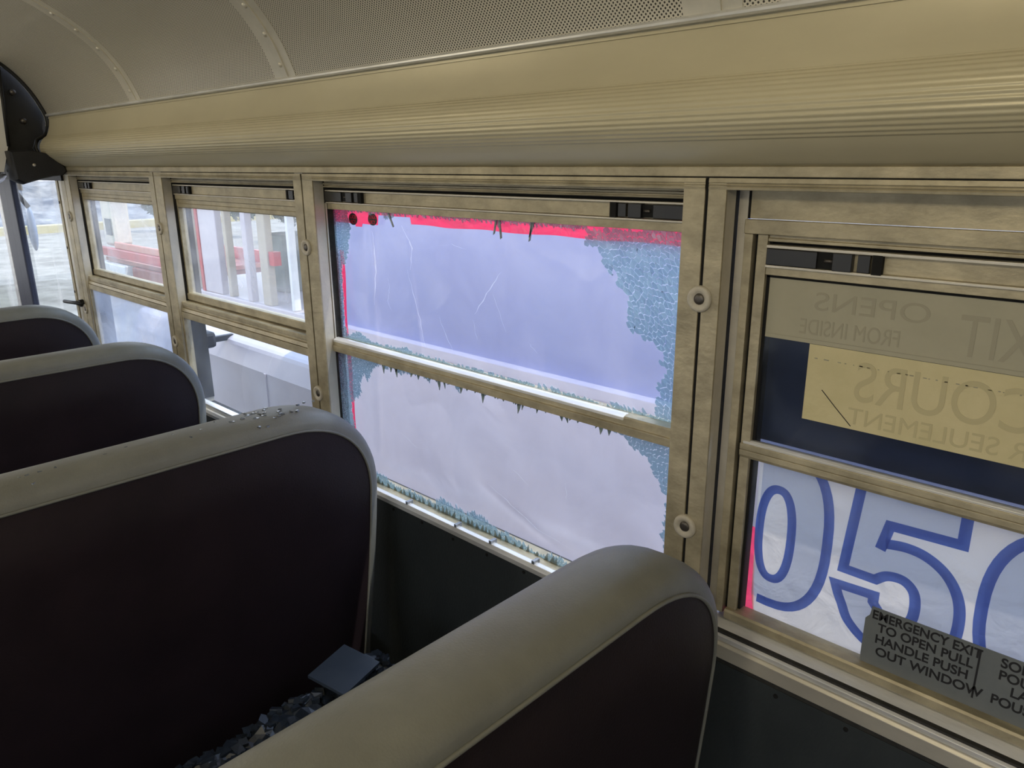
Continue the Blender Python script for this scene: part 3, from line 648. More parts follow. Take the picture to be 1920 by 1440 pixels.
for (cx_, cz_, l1, l2) in ((-1.268, 1.4140, 'LUCK', 'UICY'), (-1.204, 1.4160, 'LUGK', 'UICY')):
    badge = MB(); n = 20; badge.v = [(cx_+0.0145*math.cos(2*PI*k/n), 0.0503, cz_+0.0115*math.sin(2*PI*k/n)) for k in range(n)]; badge.f = [tuple(range(n))]
    bd = build('tape_print', badge, 'ink_black', t1)
    for s_, zz in ((l1, 0.0012), (l2, -0.0082)):
        text_obj('print_text', s_, 0.0092, 'tape_red', t1, cx_-0.0108, 0.0500, cz_+zz, extr=0.0001, sx=0.95, bold=0.0003)
# thin white crease lines over the film
rnd = random.Random(14); cz_mat = film('white crease film', (1.0, 0.97, 0.98, 1), 0.6, 60, 0.05)
def crease(pts, w):
    cz_m = MB()
    P = []
    for a, b in zip(pts, pts[1:]):
        for k in range(6): t = k/6; P.append((a[0]+(b[0]-a[0])*t+rnd.uniform(-1, 1)*0.0018, a[1]+(b[1]-a[1])*t+rnd.uniform(-1, 1)*0.0012))
    P.append(pts[-1]); n = len(P); base = len(cz_m.v)
    for i, (x, z) in enumerate(P):
        ww = w*(0.25+0.75*math.sin(PI*i/(n-1)))*rnd.uniform(0.5, 1.2); cz_m.v += [(x-ww, 0.0490, z), (x+ww, 0.0490, z+ww*0.4)]
    for i in range(n-1): cz_m.f.append((base+2*i, base+2*i+1, base+2*i+3, base+2*i+2))
    build('crease_mark', cz_m, cz_mat, ft)
for pts, w in (([(-1.205, 1.395), (-1.200, 1.33), (-1.212, 1.25)], 0.0020), ([(-1.115, 1.41), (-1.085, 1.37), (-1.095, 1.33)], 0.0016), ([(-1.105, 1.33), (-1.075, 1.25), (-1.060, 1.19)], 0.0010),
               ([(-1.165, 1.31), (-1.160, 1.29), (-1.168, 1.265), (-1.158, 1.245)], 0.0007), ([(-1.02, 1.255), (-1.00, 1.22), (-0.985, 1.195)], 0.0008), ([(-0.86, 1.35), (-0.90, 1.30), (-0.925, 1.27)], 0.0016),
               ([(-0.88, 1.31), (-0.85, 1.25)], 0.0006), ([(-0.93, 1.26), (-0.92, 1.225)], 0.0007), ([(-0.80, 1.24), (-0.78, 1.225)], 0.0006), ([(-1.04, 1.375), (-0.98, 1.385), (-0.94, 1.378)], 0.0009),
               ([(-0.90, 0.965), (-0.83, 0.935), (-0.78, 0.915), (-0.70, 0.905)], 0.0013), ([(-0.84, 1.01), (-0.80, 0.99)], 0.0008), ([(-1.15, 1.00), (-1.10, 0.98), (-1.06, 0.985)], 0.0009), ([(-0.72, 1.02), (-0.715, 0.99)], 0.0006)):
    crease(pts, w)
rebase(ft, (-0.9, 0.078, 0.835))

# ---- emergency window (nearest)
w4 = window_frame(4, xA, xE, 0.0255, 0.031, 'nearest emergency exit window with decals and a numbered sheet behind its lower pane', 0.050, 'gap')
xf = -0.4296
bx('reveal_step', 'alu_clean', w4, -0.4415, xf, 0.030, 0.034, 0.90, 1.4865)
bx('head_plate', 'alu', w4, xf+0.003, 0.40, 0.031, 0.036, 1.4535, 1.4870)
bx('plate_gap', 'hole', w4, xf-0.001, xf+0.003, 0.031, 0.034, 1.4535, 1.4870)
alu_x('push_frame_top', [(0.024, 1.4362), (0.024, 1.4528), (0.040, 1.4528), (0.040, 1.4362)], xf, 0.40, w4, bevel=0.0008)
bx('push_frame_stile', 'alu', w4, xf, -0.4190, 0.026, 0.050, 0.925, 1.4360, bevel=0.0006)
bx('stile_gap', 'hole', w4, -0.4190, -0.4135, 0.036, 0.050, 0.93, 1.4360)
bx('sash_stile', 'alu', w4, -0.4135, -0.4010, 0.028, 0.050, 0.93, 1.4360, bevel=0.0006)
bx('glass_channel', 'hole', w4, -0.4010, -0.3975, 0.034, 0.050, 0.93, 1.43)
X4 = 0.40
alu_x('groove_rail', [(0.029, 1.4285), (0.029, 1.4320), (0.031, 1.4325), (0.031, 1.4362), (0.04, 1.4362), (0.04, 1.4285)], -0.401, X4, w4)
bx('shadow_slot', 'hole', w4, -0.401, X4, 0.038, 0.042, 1.4245, 1.4287)
alu_x('sash_lip', rect(0.026, 0.042, 1.4212, 1.4247), -0.401, X4, w4, 'alu_clean')
alu_x('latch_rail', rect(0.033, 0.042, 1.4015, 1.4215), -0.401, X4, w4)
alu_x('sash_lip', rect(0.026, 0.042, 1.3985, 1.4015), -0.401, X4, w4, 'alu_clean')
alu_x('sash_rail', rect(0.029, 0.046, 1.3895, 1.3987), -0.401, X4, w4)
latch(w4, -0.4005, -0.271, 0.030, 1.4018, 1.4206)
bx('glazing_gasket', 'hole', w4, -0.401, X4, 0.034, 0.040, 1.3862, 1.3896)
alu_x('meeting_rail', [(0.028, 1.1560), (0.026, 1.1600), (0.026, 1.1665), (0.0275, 1.1670), (0.026, 1.1675), (0.026, 1.1745), (0.030, 1.1760), (0.046, 1.1760), (0.046, 1.1560)], -0.4135, X4, w4)
alu_x('meeting_rail_bead', [(0.0275, 1.1745), (0.0265, 1.1775), (0.030, 1.1800), (0.036, 1.1795), (0.036, 1.1745)], -0.4100, X4, w4, 'alu_sill')  # sun highlight along the mid bar, put in as a paler bead
bx('upper_glass', 'glass_dark', w4, -0.400, X4, 0.036, 0.040, 1.176, 1.389)
bx('lower_glass', 'glass_clear', w4, -0.400, X4, 0.036, 0.040, 0.934, 1.158)
alu_x('bottom_rail', [(0.022, 0.9360), (0.020, 0.9330), (0.020, 0.9235), (0.023, 0.9225), (0.023, 0.9150), (0.020, 0.9140), (0.046, 0.9140), (0.046, 0.9360)], -0.4135, X4, w4)
alu_x('bottom_sill', [(-0.002, 0.9020), (-0.004, 0.9100), (0.020, 0.9210), (0.046, 0.9210), (0.046, 0.9020)], xf, X4, w4, 'alu_sill')
alu_x('bottom_trim', [(-0.007, 0.8790), (-0.007, 0.8985), (-0.004, 0.9020), (0.010, 0.9020), (0.010, 0.8790)], -0.436, X4, w4, 'alu_clean')
washer(w4, xE, 1.357); washer(w4, xE, 1.050)
# long sill trim under the other windows
st = empty('trim_2'); tag(st, 'bright aluminium sill trim along the bottom of the windows', 'trim', kind='structure')
build('sill_trim', MB().prism_x([(-0.006, 0.8690), (-0.007, 0.8780), (-0.004, 0.8850), (0.003, 0.8865), (0.013, 0.8800), (0.013, 0.8690)], -2.79, -0.474), 'alu_sill', st, bevel=0.0006)
build('sill_base', MB().box(-2.90, XMAX, 0.012, 0.066, 0.86, 0.872), 'gap', st)
build('sill_base_rear', MB().box(-0.474, XMAX, 0.0, 0.030, 0.866, 0.915), 'gap', st)
for x in (-1.20, -1.075, -0.935, -0.845, -0.745, -0.69):
    build('glass_splinter', MB().box(x, x+0.006, -0.008+0.004, 0.010, 0.8835, 0.8905), 'crumb', st)
# ---- rear part of the wall beyond the frame
build('window_wall_rear', MB().box(xE+0.0, XMAX, 0.0, 0.06, 0.868, 1.515), 'alu', wr)

# ---- decals on the emergency window
de = empty('exit_decal'); tag(de, 'khaki grey decal strip seen from behind across the top of the nearest pane, mirrored EXIT', 'decal')
build('decal_sheet', MB().box(-0.3972, 0.39, 0.0349, 0.0356, 1.3145, 1.3862), 'decal_grey', de)
text_obj('decal_text', 'EXIT', 0.062, 'decal_ink', de, -0.100, 0.0346, 1.3262, mirror=True, sx=0.72, extr=0.0001)
bpy.context.view_layer.update()
text_obj('decal_text', 'OPENS', 0.030, 'decal_ink', de, -0.218, 0.0346, 1.3540, mirror=True, sx=1.35, extr=0.0001)
text_obj('decal_text', 'FROM INSIDE', 0.026, 'decal_ink', de, -0.245, 0.0346, 1.3250, mirror=True, sx=0.72, extr=0.0001)
build('decal_edge_line', MB().box(-0.3972, 0.39, 0.0345, 0.0350, 1.3190, 1.3197), 'decal_ink', de)
rebase(de, (-0.1, 0.035, 1.3145))
dy = empty('secours_decal'); tag(dy, 'yellowed decal seen from behind below the grey strip, mirrored SECOURS SEULEMENT', 'decal')
build('decal_sheet', MB().box(-0.3418, 0.30, 0.0349, 0.0356, 1.2225, 1.3140), 'decal_yellow', dy)
text_obj('decal_text', 'SORTIE DE SECOURS', 0.066, 'decal_ink_yellow', dy, -0.3330+0.555, 0.0346, 1.2570, mirror=True, sx=0.83, extr=0.0001)
text_obj('decal_text', 'EXTERIEUR SEULEMENT', 0.028, 'decal_ink_yellow', dy, -0.3330+0.345, 0.0346, 1.2290, mirror=True, sx=1.02, extr=0.0001)
build('decal_crack', MB().tube([(-0.322, 0.0346, 1.262), (-0.305, 0.0346, 1.245), (-0.285, 0.0346, 1.226)], 0.0005, 5), 'ink_black', dy)
rnd = random.Random(5)
for k in range(26):
    x = -0.335+k*0.0088+rnd.uniform(-0.003, 0.003); build('decal_pock', MB().box(x, x+rnd.uniform(0.001, 0.004), 0.0345, 0.0350, 1.2975-0.0001*k, 1.2983-0.0001*k+rnd.uniform(0, 0.0006)), 'decal_ink', dy)
rebase(dy, (-0.1, 0.035, 1.2225))

# emergency instruction sticker, in front of the lower glass
es = empty('instruction_decal'); tag(es, 'grey EMERGENCY EXIT instruction decal with black lettering on the lower pane', 'decal')
def rounded(x0, x1, z0, z1, r, notch=0):
    P = []
    for cx_, cz_, a0 in ((x0+r, z0+r, 180), (x1-r, z0+r, 270)):
        P += [(cx_+r*math.cos(math.radians(a0+t)), cz_+r*math.sin(math.radians(a0+t))) for t in (0, 30, 60, 90)]
    P += [(x1, z1), (x0+0.006, z1), (x0+0.0045, z1-0.012), (x0, z1-0.018)]
    return P
build('decal_sheet', MB().poly_y(rounded(-0.2400, 0.06, 0.9335, 1.0130, 0.006), 0.0340, 0.0350), 'label_grey', es)
for s_, x, z, q in (('EMERGENCY EXIT', -0.2330, 0.9985, 0.90), ('TO OPEN PULL', -0.2250, 0.9835, 0.93), ('HANDLE PUSH', -0.2265, 0.9680, 0.95), ('OUT WINDOW', -0.2240, 0.9520, 1.0)):
    text_obj('decal_text', s_, 0.0158, 'ink_black', es, x, 0.0338, z, sx=q, extr=0.0002, bold=0.00035)
for s_, x, z in (('SORTIE DE SECOURS', -0.1010, 0.9985), ('POUR OUVRIR TIRER', -0.1010, 0.9835), ('LA POIGNEE', -0.0880, 0.9680), ('POUSSEZ', -0.1040, 0.9520)):
    text_obj('decal_text', s_, 0.0158, 'ink_black', es, x, 0.0338, z, sx=0.93, extr=0.0002, bold=0.00035)
build('divider_bar', MB().box(-0.1215, -0.1195, 0.0336, 0.0342, 0.9480, 1.0080), 'ink_black', es)
rebase(es, (-0.1, 0.0345, 0.9335))

# ---- numbered sheet outside the lower pane
ns = empty('numbered_sheet'); tag(ns, 'white translucent sheet with large blue outlined numerals behind the lower pane', 'sign')
build('sheet', MB().poly_y([(-0.3968, 1.168), (-0.3916, 0.955), (-0.386, 0.925), (0.40, 0.915), (0.40, 1.168)], 0.0520, 0.0524), 'sheet_white', ns)
def ribbon(pts, w, closed, y):
    m = MB(); n = len(pts); L = []; R_ = []
    for i, p in enumerate(pts):
        a = pts[i-1] if (closed or i) else p; b = pts[(i+1) % n] if (closed or i < n-1) else p
        d1 = Vector((p[0]-a[0], p[1]-a[1])); d2 = Vector((b[0]-p[0], b[1]-p[1]))
        if d1.length < 1e-9: d1 = d2
        if d2.length < 1e-9: d2 = d1
        d1.normalize(); d2.normalize(); n1 = Vector((-d1.y, d1.x)); n2 = Vector((-d2.y, d2.x)); h = (n1+n2); 
        h = h.normalized() if h.length > 1e-6 else n1; k = w/2/max(0.45, h.dot(n1)); L.append((p[0]+h.x*k, p[1]+h.y*k)); R_.append((p[0]-h.x*k, p[1]-h.y*k))
    m.v = [(x, y, z) for x, z in L]+[(x, y, z) for x, z in R_]
    m.f = [(i, (i+1) % n, n+(i+1) % n, n+i) for i in range(n if closed else n-1)]
    return m
def sm(P, n=5, closed=True):
    if closed: Q = [P[-1]]+P+[P[0], P[1]]; r = catmull(Q, n); return r[n:-n][:-1] if False else r[n:n*(len(P)+1)]
    return catmull(P, n)
def sell(cx_, cz_, a, b, p=2.6, n=48):
    return [(cx_+a*math.copysign(abs(math.cos(t))**(2/p), math.cos(t)), cz_+b*math.copysign(abs(math.sin(t))**(2/p), math.sin(t))) for t in [2*PI*k/n for k in range(n)]]
YI = 0.0512
def flat(name, pts, y, mat):
    m = MB(); m.v = [(x, y, z) for x, z in pts]; m.f = [tuple(range(len(pts)))]; return build(name, m, mat, ns)
def clipx(P, x): return clip_half(P, -1, 0, -x)
z0o = [(x, min(z, 1.1665)) for x, z in sell(-0.3690, 1.0620, 0.0690, 0.1100)]
def tri_holed(name, outer, inner, y, mat):
    from mathutils.geometry import tessellate_polygon
    P = [Vector((x, z, 0)) for x, z in outer]; Q = [Vector((x, z, 0)) for x, z in reversed(inner)]
    m = MB(); m.v = [(p.x, y, p.y) for p in P+Q]; m.f = [tuple(t) for t in tessellate_polygon([P, Q])]
    return build(name, m, mat, ns)
zin = sell(-0.3670, 1.0520, 0.0215, 0.0635, 2.4)
tri_holed('numeral_fill', clipx(z0o, -0.3910), zin, YI+0.0004, 'sheet_pale')
vis = [p for p in z0o if p[0] > -0.390 and p[1] < 1.166]; bot = sorted([p for p in vis], key=lambda p: math.atan2(p[1]-1.062, p[0]+0.369))
build('numeral_outline', ribbon(bot, 0.0125, False, YI), 'ink_blue', ns)
build('numeral_outline', ribbon(zin, 0.0115, True, YI-0.0002), 'ink_blue', ns)
bowl_in = sm([(-0.2400, 1.0385), (-0.2280, 1.0480), (-0.2110, 1.0495), (-0.1990, 1.0410), (-0.1945, 1.0270), (-0.1945, 1.0085), (-0.1990, 0.9960), (-0.2090, 0.9870), (-0.2200, 0.9870), (-0.2280, 0.9950), (-0.2390, 1.0080)], 5, False)
bowl_out = sm([(-0.2740, 0.9900), (-0.2650, 0.9720), (-0.2450, 0.9550), (-0.2200, 0.9460), (-0.1900, 0.9480), (-0.1680, 0.9620), (-0.1530, 0.9850), (-0.1485, 1.0100), (-0.1500, 1.0380), (-0.1580, 1.0600), (-0.1720, 1.0770), (-0.1920, 1.0880), (-0.2130, 1.0910), (-0.2345, 1.0880)], 5, False)
five = [(-0.1575, 1.164), (-0.2680, 1.164), (-0.2780, 1.0390)]+bowl_in+[(-0.2390, 1.0175), (-0.2850, 1.0155), (-0.2800, 1.0020)]+bowl_out+[(-0.2310, 1.1085), (-0.1575, 1.1145)]
def tri_flat(name, pts, y, mat):
    from mathutils.geometry import tessellate_polygon
    tr = tessellate_polygon([[Vector((x, z, 0)) for x, z in pts]]); m = MB(); m.v = [(x, y, z) for x, z in pts]; m.f = [tuple(t) for t in tr]
    return build(name, m, mat, ns)
tri_flat('numeral_fill', five, YI+0.0004, 'sheet_pale')
build('numeral_outline', ribbon(five[1:-2], 0.0122, False, YI), 'ink_blue', ns)
build('numeral_outline', ribbon([(-0.2395, 1.0790), (-0.2325, 1.1120), (-0.1575, 1.1145), (-0.1575, 1.164)], 0.0122, False, YI-0.0002), 'ink_blue', ns)
z6 = sell(-0.0600, 1.0500, 0.0700, 0.1020, 2.4)
build('numeral_outline', ribbon(z6, 0.0125, True, YI), 'ink_blue', ns)
z6i = sell(-0.0560, 1.0300, 0.0225, 0.0560, 2.4)
tri_holed('numeral_fill', z6, z6i, YI+0.0004, 'sheet_pale'); build('numeral_outline', ribbon(z6i, 0.0115, True, YI-0.0002), 'ink_blue', ns)
m = MB(); m.v = [(-0.4200, 0.0530, 0.915), (-0.3850, 0.0530, 0.915), (-0.3900, 0.0530, 0.985), (-0.3935, 0.0530, 1.052), (-0.4200, 0.0530, 1.056)]; m.f = [(0, 1, 2, 3, 4)]
tt = build('tape', m, 'tape_red', ns); tt['label'] = 'red tape down the left edge of the sheet'
rebase(ns, (-0.1, 0.052, 0.915))
# navy panel outside the upper pane
nv = build('navy_backing_panel', MB().box(-0.425, 0.42, 0.075, 0.081, 1.168, 1.44), pbr('navy panel', (0.055, 0.065, 0.100, 1), (0.085, 0.10, 0.14, 1), 12, (0.4, 1, 1), 0.35))
tag(nv, 'dark navy panel outside the upper pane of the nearest window', 'panel')

# ------------------------------------------------------------------ seats
def offset_path(P, d):
    r = []; n = len(P)
    for i in range(n):
        a, b = P[max(i-1, 0)], P[min(i+1, n-1)]; ty, tz = b[0]-a[0], b[1]-a[1]; l = math.hypot(ty, tz) or 1
        r.append((P[i][0]+tz/l*d, P[i][1]-ty/l*d))
    return r
def seat_outline():
    P = []
    yo, yi, zt, zb = -0.050, -1.000, 1.123, 0.40
    a, b = 0.20, 0.185
    for k in range(8): P.append((yo-0.050*(1-k/8)**1.3, zb+(zt-b-zb)*k/8))
    for k in range(17):
        t = k/16*PI/2; P.append((yo-a+a*math.cos(t)**(2/2.25), zt-b+b*math.sin(t)**(2/2.25)))
    for k in range(1, 12): P.append((yo-a-(yo-a-(yi+0.12))*k/12, zt))
    for k in range(13):
        t = PI/2+k/12*PI/2; P.append((yi+0.12+0.12*math.cos(t), zt-0.12+0.12*math.sin(t)))
    for k in range(1, 9): P.append((yi, zt-0.12-(zt-0.12-zb)*k/8))
    return P
def seat_parts(seed, crease):
    out_ = seat_outline(); n = len(out_); TH = 0.105
    lean = lambda x, z: x-0.05*(1.125-z)
    # band: profile across, from rear seam to front seam
    NP = 12; band = MB()
    prof_ = []
    for k in range(NP+1):
        t = k/NP*PI
        prof_.append((-TH/2+TH/2*math.copysign(abs(math.cos(t))**0.75, math.cos(t)), -0.030+0.030*abs(math.sin(t))**0.8))
    for px, po in prof_:
        Q = offset_path(out_, po); band.v += [(lean(px, z), y, z) for y, z in Q]
    for k in range(NP):
        for i in range(n-1): band.f.append((k*n+i, k*n+i+1, (k+1)*n+i+1, (k+1)*n+i))
    # rear and front faces: rings shrinking to a centre line
    def face(xb, sgn, puff):
        m = MB(); Q = offset_path(out_, -0.030); cy = -0.52; rings = 14
        for r in range(rings+1):
            f = 1-r/rings
            for (y, z) in Q:
                yy = cy+(y-cy)*f; zz = 0.72+(z-0.72)*f
                e = 1-f**6
                d = puff*min(1, (1-f)*5)**0.5
                nz_ = noise.noise(Vector((yy*5+seed*7, zz*5, seed)))*0.004
                cr = 0
                if crease:
                    for (ay, az, an, ln) in ((-0.17, 0.98, -0.7, 0.09), (-0.20, 0.93, -0.62, 0.13), (-0.16, 1.04, -0.75, 0.06), (-0.22, 0.87, -0.5, 0.12)):
                        du = (yy-ay)*math.cos(an)+(zz-az)*math.sin(an); dv = -(yy-ay)*math.sin(an)+(zz-az)*math.cos(an)
                        cr += 0.005*math.exp(-(du/ln)**2-(dv/0.013)**2)
                m.v.append((lean(xb+sgn*((d+nz_)*min(1, (1-f)*8)+cr*min(1, (1-f)*8)), zz), yy, zz))
        for r in range(rings):
            for i in range(n-1): m.f.append((r*n+i, r*n+i+1, (r+1)*n+i+1, (r+1)*n+i))
            m.f.append((r*n+n-1, r*n, (r+1)*n, (r+1)*n+n-1))
        return m
    pip = []
    for x_ in (0.001, -TH-0.001):
        Q = offset_path(out_, -0.0295); pip.append(MB().tube([(lean(x_, z), y, z) for y, z in Q], 0.0025, 6))
    return band, face(0.0, 1, 0.016), face(-TH, -1, 0.03), pip
def make_seat(x, seed, label, crease=False):
    t = empty('bus_seat', (x, -0.5, 0.0)); tag(t, label, 'seat', 'bench seats along the window wall')
    band, rear, frontf, pip = seat_parts(seed, crease)
    ps = [build('top_band', band, 'vinyl_sheen', t, smooth=True), build('backrest', rear, 'vinyl', t, smooth=True), build('backrest_front', frontf, 'vinyl', t, smooth=True)]
    ps[0]['label'] = 'vinyl band with painted grey sky sheen wrapping the edge of the backrest'
    for p_ in pip: ps.append(build('piping', p_, 'vinyl_sheen', t, smooth=True))
    # cushion
    cu = MB(); prof_c = []
    for k in range(24):
        a = 2*PI*k/24; prof_c.append((-0.375+0.275*math.copysign(abs(math.cos(a))**0.35, math.cos(a)), 0.48+0.065*math.copysign(abs(math.sin(a))**0.45, math.sin(a))))
    nn = len(prof_c); ys = [-0.985, -0.97, -0.9, -0.5, -0.13, -0.06, -0.045]; sc = [0.93, 0.985, 1, 1, 1, 0.985, 0.93]
    for y_, s_ in zip(ys, sc): cu.v += [(-0.375+(a+0.375)*s_, y_, 0.48+(b-0.48)*s_) for a, b in prof_c]
    for i in range(len(ys)-1):
        for k in range(nn): cu.f.append((i*nn+k, i*nn+(k+1) % nn, (i+1)*nn+(k+1) % nn, (i+1)*nn+k))
    cu.f.append(tuple(range(nn-1, -1, -1))); cu.f.append(tuple(range((len(ys)-1)*nn, len(ys)*nn)))
    ps.append(build('cushion', cu, 'vinyl', t, smooth=True))
    # frame: aisle leg pair and a wall rail
    for lx in (-0.15, -0.50):
        ps.append(build('leg', MB().tube([(lx, -0.86, 0.004), (lx, -0.86, 0.40)], 0.0135, 10), 'steel', t, smooth=True))
        ps.append(build('foot', MB().box(lx-0.03, lx+0.03, -0.89, -0.83, 0.0, 0.006), 'steel', t))
    ps.append(build('seat_frame', MB().tube([(-0.60, -0.86, 0.402), (-0.16, -0.86, 0.402), (-0.12, -0.80, 0.402), (-0.12, -0.20, 0.402), (-0.16, -0.10, 0.402), (-0.60, -0.10, 0.402)], 0.012, 8), 'steel', t, smooth=True))
    for p_ in ps: p_.matrix_parent_inverse = Matrix.Translation((0, 0.5, 0))
    return t
SX = [-0.352, -1.068, -1.784, -2.500]
make_seat(SX[0], 1, 'nearest bench seat, its pale grey top edge sweeping across the bottom of the view').location.y -= 0.024
make_seat(SX[1], 2, 'bench seat beside the shattered window with glass crumbs on its top edge')
make_seat(SX[2], 3, 'bench seat with creased maroon back, third from the camera', True)
make_seat(SX[3], 4, 'farthest bench seat, only its rounded top showing by the door')

# glass crumbs on the second seat's top edge
rnd = random.Random(11); cm = MB()
def crumb(m, c, s):
    rot = Matrix.Rotation(rnd.uniform(0, 6), 3, 'Z') @ Matrix.Rotation(rnd.uniform(-0.5, 0.5), 3, 'X')
    vs = [Vector(c)+rot @ Vector((sx_*s*rnd.uniform(0.6, 1.1), sy_*s*rnd.uniform(0.5, 0.9), sz_*s*rnd.uniform(0.35, 0.6))) for sx_ in (-1, 1) for sy_ in (-1, 1) for sz_ in (-1, 1)]
    m.add(vs, [(0, 1, 3, 2), (4, 6, 7, 5), (0, 4, 5, 1), (2, 3, 7, 6), (0, 2, 6, 4), (1, 5, 7, 3)])
def top_z(dx):                      # height of the band above offset dx from the rear seam
    c = (dx+0.0525)/0.0525; c = max(-1, min(1, c)); sn = (1-abs(c)**(1/0.75*2))**0.5 if abs(c) < 1 else 0
    return 1.1205-0.030+0.030*sn**0.8
for k in range(30):
    dx = rnd.gauss(-0.045, 0.016); y = rnd.gauss(-0.255, 0.024); crumb(cm, (SX[1]+dx, y, top_z(dx)+0.0015-(0.10 if False else 0)), 0.0032)
for dx, y in ((-0.05, -0.19), (-0.055, -0.175), (-0.05, -0.16), (-0.03, -0.215), (-0.028, -0.205), (-0.07, -0.33), (-0.05, -0.36), (-0.03, -0.385), (-0.06, -0.40), (-0.055, -0.47), (-0.05, -0.50), (-0.045, -0.585), (-0.045, -0.60), (-0.045, -0.61), (-0.047, -0.565), (-0.02, -0.60)):
    crumb(cm, (SX[1]+dx, y, top_z(dx)+0.0012), 0.0028)
cr = build('glass_crumbs', cm, 'crumb'); tag(cr, 'small glass crumbs scattered on the top edge of the seat beside the shattered window', 'broken glass', kind='stuff')
# heap of crumbs and debris on the nearest seat's cushion
hm = MB(); rnd = random.Random(3)
def heap_z(x, y):
    r = math.exp(-((x+0.965)/0.055)**2)*0.110+0.030*math.exp(-((x+0.85)/0.12)**2)
    return 0.551+r*(0.95+0.28*noise.noise(Vector((x*6, y*7, 2))))*max(0, min(1, (y+1.0)*8))*max(0, min(1, (-0.08-y)*12))
gx, gy = 26, 70
for j in range(gy+1):
    for i in range(gx+1):
        x = -0.995+0.30*i/gx; y = -0.97+0.88*j/gy; z = heap_z(x, y)+(rnd.uniform(0, 0.012) if 0 < i < gx else 0)
        hm.v.append((x, y, z))
for j in range(gy):
    for i in range(gx): hm.f.append((j*(gx+1)+i, j*(gx+1)+i+1, (j+1)*(gx+1)+i+1, (j+1)*(gx+1)+i))
for k in range(1600):
    x = rnd.uniform(-0.985, -0.72); y = rnd.uniform(-0.93, -0.12); crumb(hm, (x, y, heap_z(x, y)+0.006), rnd.uniform(0.004, 0.011))
hp = build('glass_debris', hm, 'crumb_dark'); tag(hp, 'dark heap of broken glass lying on the cushion of the nearest seat', 'broken glass', kind='stuff')
pn = build('loose_panel', MB().box(-0.04, 0.04, -0.045, 0.045, 0, 0.006), pbr('blue grey board', (0.030, 0.042, 0.060, 1), (0.045, 0.058, 0.078, 1), 12, rough=0.4)); pn.location = (-0.965, -0.235, heap_z(-0.965, -0.235)+0.016); pn.rotation_euler = (0.05, 0.1, 0.25)
tag(pn, 'small blue grey board lying in the glass debris on the nearest seat cushion', 'board')

# ------------------------------------------------------------------ front end: bulkhead, corner cover, door
bh = empty('wall_front'); tag(bh, 'white overhead bulkhead at the front of the bus', 'wall', kind='structure')
wpoly = [(-2.12, 1.50), (-0.165, 1.50), (-0.140, 1.58), (-0.128, 1.800)]+[(y, z-0.004) for y, z in arc if -2.1 < y < -0.128]
m = MB(); n = len(wpoly); m.v = [(-2.845, y, z) for y, z in wpoly]+[(-2.80, y, z) for y, z in wpoly]
m.f = [tuple(range(n)), tuple(range(2*n-1, n-1, -1))]+[(i, (i+1) % n, n+(i+1) % n, n+i) for i in range(n)]
build('bulkhead_panel', m, 'white_paint', bh)
cc = empty('corner_cover'); tag(cc, 'black moulded corner cover at the front end of the cove', 'cover')
cpts = [(-0.002, 1.500), (-0.150, 1.500), (-0.140, 1.58), (-0.128, 1.806)]+[(y-0.003, z-0.003) for y, z in reversed(arc[:30]) if -0.125 < y]+[(-0.020, 1.645), (-0.034, 1.610), (-0.058, 1.597), (-0.068, 1.572), (-0.060, 1.552), (-0.030, 1.528), (-0.012, 1.516), (-0.002, 1.512)]
# hollow shell: back plate plus a raised rim
m = MB(); n = len(cpts); m.v = [(-2.835, y, z) for y, z in cpts]+[(-2.825, y, z) for y, z in cpts]; m.f = [tuple(range(n)), tuple(range(2*n-1, n-1, -1))]+[(i, (i+1) % n, n+(i+1) % n, n+i) for i in range(n)]
build('back_plate', m, 'rubber', cc)
rim = [(-2.80, y, z) for y, z in cpts[3:]]
build('rim', MB().tube(rim, 0.006, 8), 'rubber', cc, smooth=True)
build('rim_left', MB().tube([(-2.80, -0.140, 1.575), (-2.80, -0.128, 1.806)], 0.005, 8), 'rubber', cc, smooth=True)
for (y, z) in ((-0.098, 1.735), (-0.082, 1.652)):
    m = MB(); m.tube([(-2.826, y, z), (-2.812, y, z)], [0.010, 0.008], 10); build('bolt', m, 'screw', cc, smooth=True)
# lower padded nose
pd = MB(); ring = [(-0.155, 1.562), (-0.10, 1.566), (-0.050, 1.556), (-0.026, 1.530), (-0.004, 1.515), (0.0, 1.500), (-0.012, 1.488), (-0.045, 1.484), (-0.10, 1.470), (-0.128, 1.462), (-0.150, 1.475)]
lay = [(-2.83, 0.96), (-2.77, 1.0), (-2.752, 0.97), (-2.745, 0.90)]; n = len(ring)
for x, s_ in lay: pd.v += [(x, -0.085+(y+0.085)*s_, 1.518+(z-1.518)*s_) for y, z in ring]
for k in range(len(lay)-1):
    for i in range(n): pd.f.append((k*n+i, k*n+(i+1) % n, (k+1)*n+(i+1) % n, (k+1)*n+i))
pd.f.append(tuple(range((len(lay)-1)*n, len(lay)*n))); pd.f.append(tuple(range(n-1, -1, -1)))
build('padded_nose', pd, 'rubber', cc, auto=40)
m = MB(); m.tube([(-2.747, -0.095, 1.520), (-2.739, -0.095, 1.520)], 0.0045, 10); build('screw', m, 'alu_clean', cc, smooth=True)
rebase(cc, (-2.80, -0.08, 1.47))
hs = MB(); pts = []; rad = []
for k in range(60):
    t = k/59; pts.append((-2.83-0.02*math.sin(t*3), -0.235+0.05*t, 1.60-0.13*t)); rad.append(0.034+0.004*(1 if k % 4 < 2 else -1))
hs.tube(pts, rad, 14); ho = build('corrugated_hose', hs, 'hose', None, smooth=True); tag(ho, 'grey corrugated hose hanging beside the black corner cover', 'hose')
